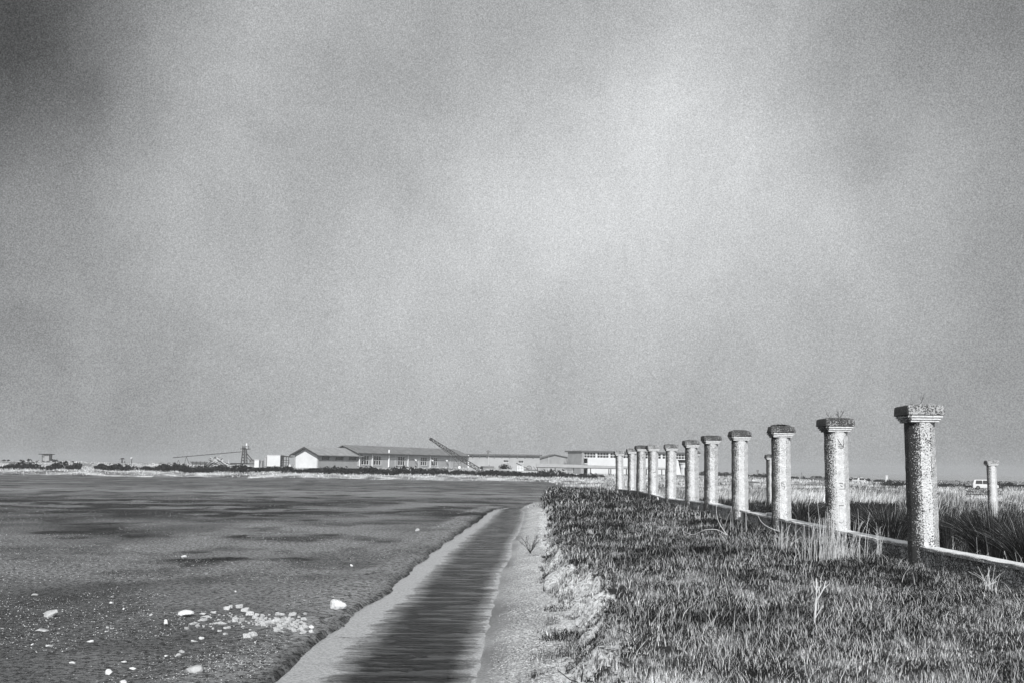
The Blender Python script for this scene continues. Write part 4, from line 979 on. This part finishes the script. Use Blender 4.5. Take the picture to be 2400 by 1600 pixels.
# --- long conveyor arm
rv = thing('conveyor_arm', at(440, 1086, 250), 'very long thin conveyor arm rising to the metal tower from the left', 'conveyor')
mb = MB(); a = A2(405, 1071.5); b = A2(566, 1057.5); mb.bar(a, b, .12, .16)
for i in range(1, 14): q = a.lerp(b, i / 14); mb.bar(q + Vector((0, 0, .0)), q + Vector((0, 0, .22)), .06)
mb.build('boom', 'rust_metal', rv)
mb = MB(); mb.bar(A2(436.5, 1069), A2(444, 1087), .09); mb.bar(A2(436.5, 1069), A2(432, 1087), .06); mb.build('trestle', 'rust_metal', rv)
mb = MB(); mb.bar(A2(418, 1077), A2(422, 1087), .07); mb.bar(A2(418, 1077), A2(414, 1087), .07); mb.build('trestle', 'rust_metal', rv)
# --- crane conveyor
D = 231; rk = thing('lattice_conveyor', at(1100, 1095, D), 'dark steep lattice conveyor boom leaning up left over the long hall', 'conveyor')
def A3(px, py, dy=0): return at(px, py, D + dy)
def lattice(root, name, p, q, w0, w1, dep, n, r):
    mb = MB()
    d = (q - p); nrm = Vector((d.z, 0, -d.x)).normalized()
    for dy in (0, dep):
        o2 = Vector((0, dy, 0)); prev = None
        mb.bar(p + o2 + nrm * w0 / 2, q + o2 + nrm * w1 / 2, r * 1.3); mb.bar(p + o2 - nrm * w0 / 2, q + o2 - nrm * w1 / 2, r * 1.3)
        for i in range(n + 1):
            t = i / n; c = p.lerp(q, t) + o2; w = (w0 * (1 - t) + w1 * t) / 2; s = 1 if i % 2 else -1
            mb.bar(c + nrm * w, c - nrm * w, r * .7)
            if prev is not None: mb.bar(prev, c + nrm * w * s, r * .8)
            prev = c + nrm * w * s
    mb.build(name, 'dark_metal', root)
lattice(rk, 'upper_boom', A3(1009, 1027.5), A3(1081, 1074), .45, .75, .9, 16, .10)
lattice(rk, 'lower_boom', A3(1081, 1074.5), A3(1129, 1103), .8, .7, .9, 10, .12)
mb = MB(); mb.tube([A3(1009.5, 1028.5, -.1), A3(1009.5, 1028.5, 1.0)], .33, 12); mb.build('drum', 'dark_metal', rk)
mb = MB(); mb.bar(A3(1012, 1032), A3(1071, 1079), .08); mb.build('tie_rod', 'dark_metal', rk)
mb = MB()
for a, b in (((1065, 1070), (1063, 1098)), ((1073, 1073), (1076, 1098)), ((1080, 1075), (1081, 1095)), ((1063, 1084), (1080, 1084)), ((1064, 1091), (1080, 1091)), ((1065, 1072), (1079, 1096))): mb.bar(A3(*a, .4), A3(*b, .4), .13)
mb.build('support_leg', 'grey_metal', rk)
mb = MB(); mb.box(A3(1077, 1094), (.45, .4, .5)); mb.build('motor', 'pipe_white', rk)
# --- scrap timber heap: every plank its own object
rng = random.Random(12); pl = []
for i, (L0, w) in enumerate(((3.4, .22), (2.6, .16), (4.0, .14))):
    for mt in ('timber_pale', 'timber_dark'):
        mb = MB(); mb.box((0, 0, 0), (L0, w, .08)); o = mb.build('scrap_plank', mt); pl.append(o)
used = []
for i in range(58):
    t = rng.gauss(0, .5); t = max(-1, min(1, t)); px = 507 + t * 34; D = 238 + rng.uniform(0, 3)
    hgt = (1 - abs(t) ** 1.3) * 13; py = 1089 - rng.uniform(0, max(1, hgt))
    k = rng.randrange(6); me = pl[k].data; o = bpy.data.objects.new('scrap_plank', me) if i >= 6 else pl[i]
    if i >= 6: COL.objects.link(o)
    k = k if i >= 6 else i
    p = at(px, py, D); o.location = p; o.rotation_euler = (rng.uniform(-.3, .3), (-.5 if t < 0 else .45) + rng.uniform(-.25, .25), rng.uniform(-.4, .4))
    o.rotation_euler[1] = (-.55 + rng.uniform(-.25, .3)) if t < 0 else (.4 + rng.uniform(-.35, .25))
    tag(o, ('pale' if k % 2 == 0 else 'dark') + ' plank in the scrap timber heap left of the metal tower', 'plank', 'planks heaped left of the metal tower')
for px in (500, 514, 536, 522):
    p = at(px, 1090, 240); mb = MB(); mb.bar((p.x, 240, 2.3), at(px, 1071 + (px % 7), 240), .10); o = mb.build('upright_pole', 'timber_pale'); tag(o, 'thin pale upright pole sticking out of the scrap timber heap', 'pole', 'upright poles in the timber heap')
rr_ = thing('timber_rack', at(465, 1085, 241), 'low dark rack of stacked boards left of the scrap timber heap', 'rack')
mb = MB()
for k in range(4): mb.box(at(467, 1081.5 + k * 1.8, 241), (3.6 - k * .3, 1.4, .12), .05)
mb.build('board_stack', 'timber_dark', rr_)
for px in (452, 460, 470, 480): mb = MB(); p = at(px, 1080, 241); mb.bar((p.x, p.y, 2.3), p, .1); mb.build('post', 'timber_dark', rr_)
# --- hut, shelter, lamp at the far left
D = 262; rh = thing('flat_roofed_hut', at(110, 1079, D), 'small dark hut with wide flat roof on the embankment at the far left', 'hut')
a = at(99.5, 1079, D); b = at(119.5, 1064, D); mb = MB(); mb.box(((a.x + b.x) / 2 + .2, D, (a.z + b.z) / 2), (b.x - a.x - .5, 1.8, b.z - a.z)); mb.build('wall', 'shade_grey', rh)
mb = MB(); c = at(109.5, 1063.3, D); mb.box(c, (2.75, 2.6, .16)); mb.build('roof', 'timber_dark', rh)
mb = MB(); mb.bar(at(99, 1079, D - .9), at(99, 1064, D - .9), .1); mb.bar(at(98, 1069, D - .9), at(104, 1069, D - .9), .25, .1); mb.build('porch_post', 'timber_dark', rh)
rs = thing('small_shelter', at(285, 1083, 258), 'tiny dark one-post shelter beside the leaning lamp post', 'shelter')
mb = MB(); mb.bar(at(286, 1084, 258), at(286, 1074, 258), .22); mb.build('post', 'timber_dark', rs)
mb = MB(); p = at(284.5, 1074, 258); mb.prism([p + Vector((-.5, 0, -.1)), p + Vector((.5, 0, -.1)), p + Vector((.1, 0, .22))], Vector((0, 1, 0))); mb.build('roof', 'timber_dark', rs)
mb = MB(); mb.bar(at(292.5, 1084, 258), at(292.5, 1079, 258), .14); tag(mb.build('bollard', 'timber_dark'), 'stubby dark post just right of the tiny shelter', 'post')
rl = thing('lamp_post', at(308, 1085, 258), 'slightly leaning pale-headed lamp post on the left embankment', 'lamp post')
mb = MB(); mb.tube([at(308, 1085.5, 258), at(309.5, 1072, 258)], .07, 6); mb.build('pole', 'dark_metal', rl)
mb = MB(); mb.bar(at(310, 1071.5, 258), at(306, 1072.5, 258), .16); mb.build('lamp_head', 'pipe_white', rl)
# --- farm machines in front of the pale warehouse
D = 236; rf = thing('old_harrow', at(1240, 1101, D), 'rusty farm implement with long drawbar and round wheel near the canopy end', 'farm implement')
def A4(px, py, dy=0): return at(px, py, D + dy)
mb = MB(); mb.bar(A4(1210, 1084), A4(1238, 1098), .16); mb.bar(A4(1228, 1100), A4(1262, 1101), .2); mb.bar(A4(1250, 1092), A4(1257, 1101), .1); mb.build('drawbar', 'dark_metal', rf)
mb = MB(); c = A4(1240, 1096)
for k in range(14): a0 = k * math.pi / 7; a1 = (k + 1) * math.pi / 7; mb.bar(c + Vector((math.cos(a0) * .5, 0, math.sin(a0) * .5)), c + Vector((math.cos(a1) * .5, 0, math.sin(a1) * .5)), .12)
for k in range(3): a0 = k * math.pi / 3; dd = Vector((math.cos(a0) * .5, 0, math.sin(a0) * .5)); mb.bar(c - dd, c + dd, .05)
mb.build('wheel', 'dark_metal', rf)
rg = thing('white_gate', at(1218, 1101, 235), 'small white barred panel standing left of the farm implement', 'panel')
mb = MB(); D = 235
for y in (1091, 1095, 1098.5, 1101): mb.bar(A4(1213, y), A4(1226, y), .1)
for x in (1213, 1219, 1226): mb.bar(A4(x, 1090), A4(x, 1103), .09)
mb.build('panel_bars', 'pipe_white', rg)
rx = thing('parked_trailer', at(1145, 1096, 238), 'grey low flat trailer in front of the pale warehouse', 'trailer'); D = 238
mb = MB(); mb.box(A4(1145, 1094), (2.4, 1.4, .5)); mb.bar(A4(1130, 1092), A4(1162, 1096), .12); mb.bar(A4(1146, 1088), A4(1147, 1093), .2); mb.build('bed', 'grey_metal', rx)
mb = MB(); mb.tube([A4(1129, 1095, -.1), A4(1129, 1095, .3)], .36, 12); mb.build('wheel', 'rubber', rx)
for px, py, s, lab in ((1172, 1094, .2, 'thin leaning iron stake beside the dark bush before the warehouse'), (1193, 1092, -.15, 'short leaning iron stake right of the dark bush before the warehouse')):
    mb = MB(); p = at(px, py + 6, 237); mb.bar(p, at(px + s * 20, py - 8, 237), .08); tag(mb.build('iron_stake', 'dark_metal'), lab, 'stake')
# pale fence rail in front of canopy
rfn = thing('post_and_rail_fence', at(1300, 1108, 245), 'faint pale post and wire fence under the canopy', 'fence'); D = 245
for px in range(1216, 1345, 14): mb = MB(); mb.bar(A4(px, 1100), A4(px, 1110), .1); mb.build('fence_post', 'render_pale', rfn)
mb = MB(); mb.bar(A4(1216, 1102), A4(1345, 1103.5), .06); mb.bar(A4(1216, 1106), A4(1345, 1107), .06); mb.build('rail', 'render_pale', rfn)
# palisade fence far right
rpf = thing('palisade_fence', at(1715, 1112, 280), 'thin dark palisade fence far behind the fifth and fourth columns', 'fence'); D = 280; mb = MB(); px = 1640
while px < 1752: mb.bar(A4(px, 1118), A4(px, 1104.5 + (px % 3) * .3), .07); px += 3.1
mb.bar(A4(1640, 1107), A4(1752, 1108), .06); mb.build('pickets', 'fence_metal', rpf)
for px, y0, y1, w, lab in ((1776, 1112, 1100, .3, 'hazy thin mast far away left of the third nearest column'), (1879, 1122, 1106, .10, 'thin pole on the horizon left of the dark parked car')):
    mb = MB(); mb.bar(at(px, y0 + 4, 300), at(px, y1, 300), w); mb.box(at(px, y1 + 2, 300), (w * 1.7, w * 1.7, .5)); tag(mb.build('distant_mast', 'grey_metal'), lab, 'mast')
rw = thing('white_silo', at(2078, 1127, 300), 'small hazy white tank tower on the horizon left of the nearest column', 'tank')
mb = MB(); mb.tube([at(2078, 1129, 300), at(2078, 1113.5, 300)], .36, 10); mb.build('body', 'white_paint', rw)
mb = MB(); mb.tube([at(2078, 1113.5, 300), at(2078, 1112.6, 300)], [.44, .3], 10); mb.build('lid', 'white_paint', rw)
# --- cars
def car(loc, rz, Lc, H, W, body, label, kind, bonnet=.9, s=1):
    root = thing('parked_car', loc, label, 'car', rz=rz); Z0 = Vector((0, 0, 0)); h0 = .28; hb = H * .54; yw = W / 2
    if kind == 'suv': prof = [(-Lc / 2, h0), (-Lc / 2, hb), (-Lc / 2 + .22, H - .06), (-Lc / 2 + .5, H), (Lc * .14, H), (Lc * .28, hb + .05), (Lc / 2 - .1, hb - .1), (Lc / 2, h0 + .3), (Lc / 2, h0)]
    else: prof = [(-Lc / 2, h0), (-Lc / 2, hb + .05), (-Lc / 2 + .55, H - .06), (-Lc * .2, H), (Lc * .08, H), (Lc * .27, hb), (Lc / 2 - .1, hb - .15), (Lc / 2, h0 + .25), (Lc / 2, h0)]
    n = len(prof); mb = MB()
    def yy(z): return yw if z <= hb + .06 else yw * (1 - .16 * (z - hb) / (H - hb))
    V = [(x, -yy(z), z) for x, z in prof] + [(x, yy(z), z) for x, z in prof]
    mb.add(V, [tuple(range(n)), tuple(reversed(range(n, 2 * n)))] + [(i, n + i, n + (i + 1) % n, (i + 1) % n) for i in range(n)])
    o = recalc(mb.build('body', body, root, off=Z0)); bv = o.modifiers.new('bevel', 'BEVEL'); bv.width = .05; bv.segments = 2
    e = .006; zt = H - .12; zb = hb + .06
    xs_ = [(-Lc / 2 + .42, -Lc * .13), (-Lc * .11, Lc * .12)] if kind == 'suv' else [(-Lc / 2 + .7, -Lc * .1), (-Lc * .08, Lc * .1)]
    for sd in (-1, 1):
        for i, (a, b) in enumerate(xs_):
            ya = yy(zb) + e; yb = yy(zt) + e; sk = .0 if i == 0 else .38; sl = .12 if i == 0 else 0
            mb = MB(); mb.add([(a, sd * ya, zb), (b + sk * .5, sd * ya, zb), (b - sk * .1, sd * yb, zt), (a + sl, sd * yb, zt), (a, sd * (ya - .01), zb), (b + sk * .5, sd * (ya - .01), zb), (b - sk * .1, sd * (yb - .01), zt), (a + sl, sd * (yb - .01), zt)], [(0, 1, 2, 3), (7, 6, 5, 4)]); mb.build('side_window', 'glass_dark', root, off=Z0)
    P = prof; i = 4
    def glass(nm, a, b, sgn):
        ax, az = a; bx, bz = b; mb = MB(); q = [(ax, -yy(az) + .12, az), (ax, yy(az) - .12, az), (bx, yy(bz) - .14, bz), (bx, -yy(bz) + .14, bz)]
        nrm = Vector((sgn * abs(bz - az), 0, abs(bx - ax))).normalized() * .008; q = [Vector(v) + nrm for v in q]
        mb.add(q, [(0, 1, 2, 3)]); mb.build(nm, 'glass_dark', root, off=Z0)
    def lerp2(a, b, t): return (a[0] + (b[0] - a[0]) * t, a[1] + (b[1] - a[1]) * t)
    glass('windscreen', lerp2(P[5], P[4], .08), lerp2(P[5], P[4], .9), 1); glass('rear_window', lerp2(P[1], P[2], .15), lerp2(P[1], P[2], .9), -1)
    for sx in (-1, 1):
        for sd in (-1, 1):
            c = Vector((sx * Lc * .31, sd * (yw - .10), .33)); mb = MB(); mb.tube([c + Vector((0, -.12 * sd, 0)), c + Vector((0, .12 * sd, 0))], .34, 16); w = mb.build('wheel', 'rubber', root, off=Z0)
            mb = MB(); mb.tube([c + Vector((0, .118 * sd, 0)), c + Vector((0, .128 * sd, 0))], .19, 12); mb.build('rim', 'grey_metal', w, off=Z0)
    for sd in (-1, 1):
        mb = MB(); mb.box((Lc / 2 - .03, sd * (yw - .25), hb - .28), (.1, .3, .14)); mb.build('headlight', 'lamp_glass', root, off=Z0)
    mb = MB(); mb.box((Lc / 2 + .01, 0, .42), (.08, W * .9, .16)); mb.box((-Lc / 2 - .01, 0, .42), (.08, W * .9, .16)); mb.build('bumper', 'dark_metal', root, off=Z0)
    return root
p = at(2309, 1145, 196); car((p.x, p.y, ZF(p.x, p.y)), R(-14), 4.2, 1.72, 1.75, 'car_white', 'white boxy off-road car parked behind the lone column at the far right', 'suv')
p = at(2016, 1132, 262); car((p.x, p.y, p.z), R(35), 3.9, 1.42, 1.65, 'car_white', 'small white hatchback on the horizon right of the second nearest column', 'hatch')
p = at(1919, 1128, 258); car((p.x, p.y, p.z + .05), R(8), 3.9, 1.35, 1.65, 'car_dark', 'dark car half hidden by reeds left of the second nearest column', 'hatch')
# --- shrubs on the embankment
def shrub_mesh(seed, w, h, n=420, s=.17, lo=.0):
    rr = np.random.default_rng(seed); k = 7
    c = np.stack([rr.uniform(-w / 2, w / 2, k), rr.uniform(-w / 3, w / 3, k), rr.uniform(.1, .55, k) * h], 1); rad = rr.uniform(.25, .5, k) * h * 1.0
    i = rr.integers(0, k, n); d = rr.normal(size=(n, 3)); d /= np.linalg.norm(d, axis=1)[:, None]; P = c[i] + d * (rad[i] * rr.uniform(.5, 1.1, n))[:, None] * np.array([1.6, 1.3, 1]); P[:, 2] = np.abs(P[:, 2])
    P[:, 2] *= h / P[:, 2].max()
    u = rr.normal(size=(n, 3)); u /= np.linalg.norm(u, axis=1)[:, None]; t = np.cross(u, rr.normal(size=(n, 3))); t /= np.linalg.norm(t, axis=1)[:, None]
    sz = s * rr.uniform(.5, 1.4, n)[:, None]; V = np.stack([P - u * sz - t * sz * .5, P + u * sz - t * sz * .5, P + u * sz * .6 + t * sz * .5, P - u * sz * .6 + t * sz * .5], 1).reshape(-1, 3)
    return V, np.arange(n * 4).reshape(n, 4), np.repeat(np.clip(rr.normal(.45, .25, n), 0, 1), 4)
protoS = []
for i in range(6):
    v, f, a = shrub_mesh(900 + i, (3.2, 2.4, 4.0, 2.8, 1.8, 3.5)[i], (1.1, .9, 1.2, 1.3, .9, .8)[i], 520)
    o = np_mesh('shrub', v, f, 'shrub_leaf', {'shade': a}); protoS.append(o)
rng = random.Random(21); first = [True] * 6
marks = [(70, 'left end of the far embankment'), (150, 'slope below the flat-roofed hut'), (260, 'embankment left of the tiny shelter'), (330, 'slope below the leaning lamp post'), (430, 'slope left of the timber rack'), (545, 'slope below the scrap timber heap'), (615, 'slope below the metal tower'), (690, 'slope below the white shed'), (760, 'slope below the storehouse gable'), (850, 'slope before the storehouse slit windows'), (960, 'slope before the tall hall windows'), (1060, 'slope before the right half of the long hall'), (1140, 'slope at the foot of the lattice conveyor'), (1265, 'slope before the pale warehouse'), (1400, 'bank under the flat canopy'), (1700, 'plain behind the far columns'), (1900, 'plain behind the third column'), (2100, 'plain near the small distant cars'), (2290, 'horizon left of the white off-road car'), (2600, 'horizon right of the lone column')]
def put_shrub(px, D, row, s=1.0):
    k = rng.randrange(6); p = at(px, 1105, D); z = ZF(p.x, p.y)
    if first[k]: o = protoS[k]; first[k] = False
    else: o = bpy.data.objects.new('shrub', protoS[k].data); COL.objects.link(o)
    o.location = (p.x, p.y, z - .1); o.rotation_euler = (0, 0, rng.choice((0, math.pi)) + rng.uniform(-.3, .3)); q = s * rng.uniform(.8, 1.2); o.scale = (q, q, q * rng.uniform(.8, 1.1))
    where = next(m for x, m in marks if px < x)
    tag(o, 'low dark shrub, %s row, %s' % (row, where), 'shrub', 'dark shrubs, %s row, %s' % (row, where))
for px in (5, 22, 40, 58, 72, 105, 158, 178, 232, 262, 278, 330, 348, 392, 400, 428, 446, 480, 498, 515, 532, 548, 565, 582, 600, 668, 682, 712, 735, 760, 785, 800, 822, 840, 862, 885, 905, 922, 945, 962, 985, 1000, 1022, 1045, 1062, 1085, 1108, 1125, 1150, 1175, 1195, 1220, 1242, 1265, 1290):
    put_shrub(px + rng.uniform(-3, 3), 233 + rng.uniform(-1, 6), 'front', 1.35)
for px in list(range(560, 1250, 17)): put_shrub(px + rng.uniform(-6, 6), 243.5 + rng.uniform(-4, 3) if px > 640 else 243, 'upper', .95)
for px in (632, 645, 655): put_shrub(px, 240, 'upper', 1.0)
for px in (12, 60, 95, 120): put_shrub(px, 262, 'upper', .6)
for px in list(range(1220, 1420, 16)): put_shrub(px, 240 + rng.uniform(-6, 6), 'upper', .9)
for px in range(1650, 2080, 22): put_shrub(px + rng.uniform(-8, 8), 300 + rng.uniform(-20, 30), 'far', 1.1)
for px in list(range(2085, 2260, 15)) + list(range(2335, 2420, 12)): put_shrub(px + rng.uniform(-5, 5), 222 + rng.uniform(-8, 10), 'far', .85)
for o, f1 in zip(protoS, first):
    if f1: bpy.data.objects.remove(o)
bm_ = shrub_mesh(990, 1.6, 1.1, 500, .12); o = np_mesh('shrub', bm_[0], bm_[1], 'shrub_leaf', {'shade': bm_[2]}); o.location = at(1184, 1098, 236); tag(o, 'dense dark bush in front of the pale warehouse left of the white panel', 'shrub')
# --- dry grass on the embankment
parts = []; n = 30000; y = RNG.uniform(224, 262, n); x = RNG.uniform(-.52, .14, n) * y
edge = 226 + (fbm(x * .05, 0 * x, 50) - .5) * 10
k = (y > edge + RNG.normal(.4, .5, n)) & (fbm(x * .12, y * .2, 150) > .40 - .25 * (y < edge + 5)); x, y, edge = x[k], y[k], edge[k]; n = len(x)
parts.append(blades(np.stack([x, y, zf(x, y) - .05], 1), RNG.uniform(.15, .5, n), RNG.uniform(.06, .2, n), RNG.uniform(0, 6.3, n), RNG.uniform(.2, 1, n), np.clip(RNG.normal(.55, .3, n) + .2 * (y < edge + 4), 0, 1), 2))
v, f, a = join(parts); tag(np_mesh('dry_grass', v, f, 'dry_blade', {'shade': a}), 'pale dry grass along the foot and slope of the far embankment', 'dry grass', kind='stuff')
# ================================================================== sky, sun, haze
W = bpy.data.worlds.new("World"); S.world = W; W.use_nodes = True; T = W.node_tree; N = T.nodes; LK = T.links; bg = N['Background']
sky = N.new('ShaderNodeTexSky'); sky.sky_type = 'NISHITA'; sky.sun_disc = False
SUN_EL, SUN_AZ = R(32), R(4)
sky.sun_elevation = SUN_EL; sky.sun_rotation = R(180) + SUN_AZ; sky.dust_density = 4
bw = N.new('ShaderNodeRGBToBW'); LK.new(sky.outputs[0], bw.inputs[0])
tc = N.new('ShaderNodeTexCoord')
def wm(op, a, b=0, clamp=False):
    m = N.new('ShaderNodeMath'); m.operation = op; m.use_clamp = clamp
    for k, v in ((0, a), (1, b)):
        if hasattr(v, 'node'): LK.new(v, m.inputs[k])
        else: m.inputs[k].default_value = v
    return m.outputs[0]
def wnoise(scale, detail, rough=.55, dist=0, vec=None, mp=(1, 1, 1)):
    mpn = N.new('ShaderNodeMapping'); LK.new(vec or tc.outputs['Generated'], mpn.inputs[0]); mpn.inputs['Scale'].default_value = mp
    n = N.new('ShaderNodeTexNoise'); n.inputs['Scale'].default_value = scale; n.inputs['Detail'].default_value = detail; n.inputs['Roughness'].default_value = rough; n.inputs['Distortion'].default_value = dist
    LK.new(mpn.outputs[0], n.inputs['Vector']); return n
wn = wnoise(3.2, 4, .6); wsub = N.new('ShaderNodeVectorMath'); wsub.operation = 'SUBTRACT'; LK.new(wn.outputs['Color'], wsub.inputs[0]); wsub.inputs[1].default_value = (.5, .5, .5)
wsc = N.new('ShaderNodeVectorMath'); wsc.operation = 'SCALE'; LK.new(wsub.outputs[0], wsc.inputs[0]); wsc.inputs['Scale'].default_value = .09
wad = N.new('ShaderNodeVectorMath'); wad.operation = 'ADD'; LK.new(tc.outputs['Generated'], wad.inputs[0]); LK.new(wsc.outputs[0], wad.inputs[1]); WV = wad.outputs[0]
wnm = N.new('ShaderNodeVectorMath'); wnm.operation = 'NORMALIZE'; LK.new(WV, wnm.inputs[0]); WV = wnm.outputs[0]
def lobe(px, py, r, amp):
    d = ray(px, py); k = 1.0 / (r / F) ** 2
    dp = N.new('ShaderNodeVectorMath'); dp.operation = 'DOT_PRODUCT'; LK.new(WV, dp.inputs[0]); dp.inputs[1].default_value = d
    return wm('MULTIPLY', wm('EXPONENT', wm('MULTIPLY', wm('SUBTRACT', dp.outputs['Value'], 1.0), k)), amp)
s_ = None
for l in SKY_LOBES if 'SKY_LOBES' in globals() else ((1500, 480, 560, .05), (-20, -20, 150, -.14), (130, 10, 190, -.25), (60, 230, 150, -.10), (-90, 520, 220, -.08), (-80, 850, 240, -.08), (640, 290, 130, -.02), (790, 380, 140, -.02), (1230, -60, 300, -.04), (640, 80, 120, .02),
          (2080, -50, 150, -.10), (2440, -20, 190, -.20), (1910, 160, 70, -.04), (2050, 335, 80, -.06), (2490, 500, 160, -.08), (2470, 900, 200, -.08), (450, 130, 150, .04),
          (1650, 130, 180, .03), (1540, 330, 190, .06), (1380, 560, 240, .06), (1750, 600, 260, .04), (1130, 520, 170, .03), (1100, 700, 250, .03), (1900, 800, 250, .02), (420, 430, 110, .05), (700, 900, 260, .03), (1200, 1050, 900, -.05), (200, 1050, 300, -.05), (2200, 1060, 300, -.05)):
    q = lobe(*l); s_ = q if s_ is None else wm('ADD', s_, q)
cn2 = wm('MULTIPLY', wm('SUBTRACT', wnoise(11.0, 6, .6, .6, mp=(1.3, 1, .8)).outputs[0], .5), .14)
cn = wm('MULTIPLY', wm('SUBTRACT', wnoise(4.0, 8, .55, .4, mp=(1, 1, 1.3)).outputs[0], .5), .20)
gr = wm('MULTIPLY', wm('SUBTRACT', wnoise(900, 1, .5).outputs[0], .5), .38)
sv = wm('ADD', wm('ADD', wm('ADD', s_, wm('ADD', cn, cn2)), gr), .735)
sv = wm('MAXIMUM', sv, .2); lin = wm('POWER', sv, 2.25)
STR = .1
cl = wm('MULTIPLY', lin, 1 / STR)
fin = wm('ADD', wm('MULTIPLY', cl, .88), wm('MULTIPLY', bw.outputs[0], .10))
cc = N.new('ShaderNodeCombineColor')
for k, t in ((0, .965), (1, .985), (2, 1.0)): LK.new(wm('MULTIPLY', fin, t), cc.inputs[k])
LK.new(cc.outputs[0], bg.inputs[0]); bg.inputs[1].default_value = STR
sd = bpy.data.lights.new('sun', 'SUN'); sd.energy = 4.6; sd.angle = R(.5); sd.color = (1, .995, .985); so = bpy.data.objects.new('sun', sd); COL.objects.link(so)
dirv = Vector((math.sin(SUN_AZ) * math.cos(SUN_EL), math.cos(SUN_AZ) * math.cos(SUN_EL), -math.sin(SUN_EL)))
so.rotation_euler = dirv.to_track_quat('-Z', 'Y').to_euler()
HAZE = .00045
if HAZE:
    mb = MB(); mb.box((0, 1075, 5.6), (3060, 2310, 18.4)); m = bpy.data.materials.new('haze_air'); m.use_nodes = True; t = m.node_tree; t.nodes.remove(t.nodes['Principled BSDF'])
    pv = t.nodes.new('ShaderNodeVolumePrincipled'); pv.inputs['Density'].default_value = HAZE; pv.inputs['Color'].default_value = (.78, .80, .82, 1); pv.inputs['Anisotropy'].default_value = 0
    t.links.new(pv.outputs[0], t.nodes['Material Output'].inputs['Volume']); M['haze_air'] = m
    tag(mb.build('haze', 'haze_air'), 'thin pale ground haze over the salt flat', 'haze', kind='stuff')
S.view_settings.view_transform = 'Standard'; S.view_settings.look = 'None'; S.view_settings.exposure = 0; S.view_settings.gamma = 1
S.render.engine = 'CYCLES'
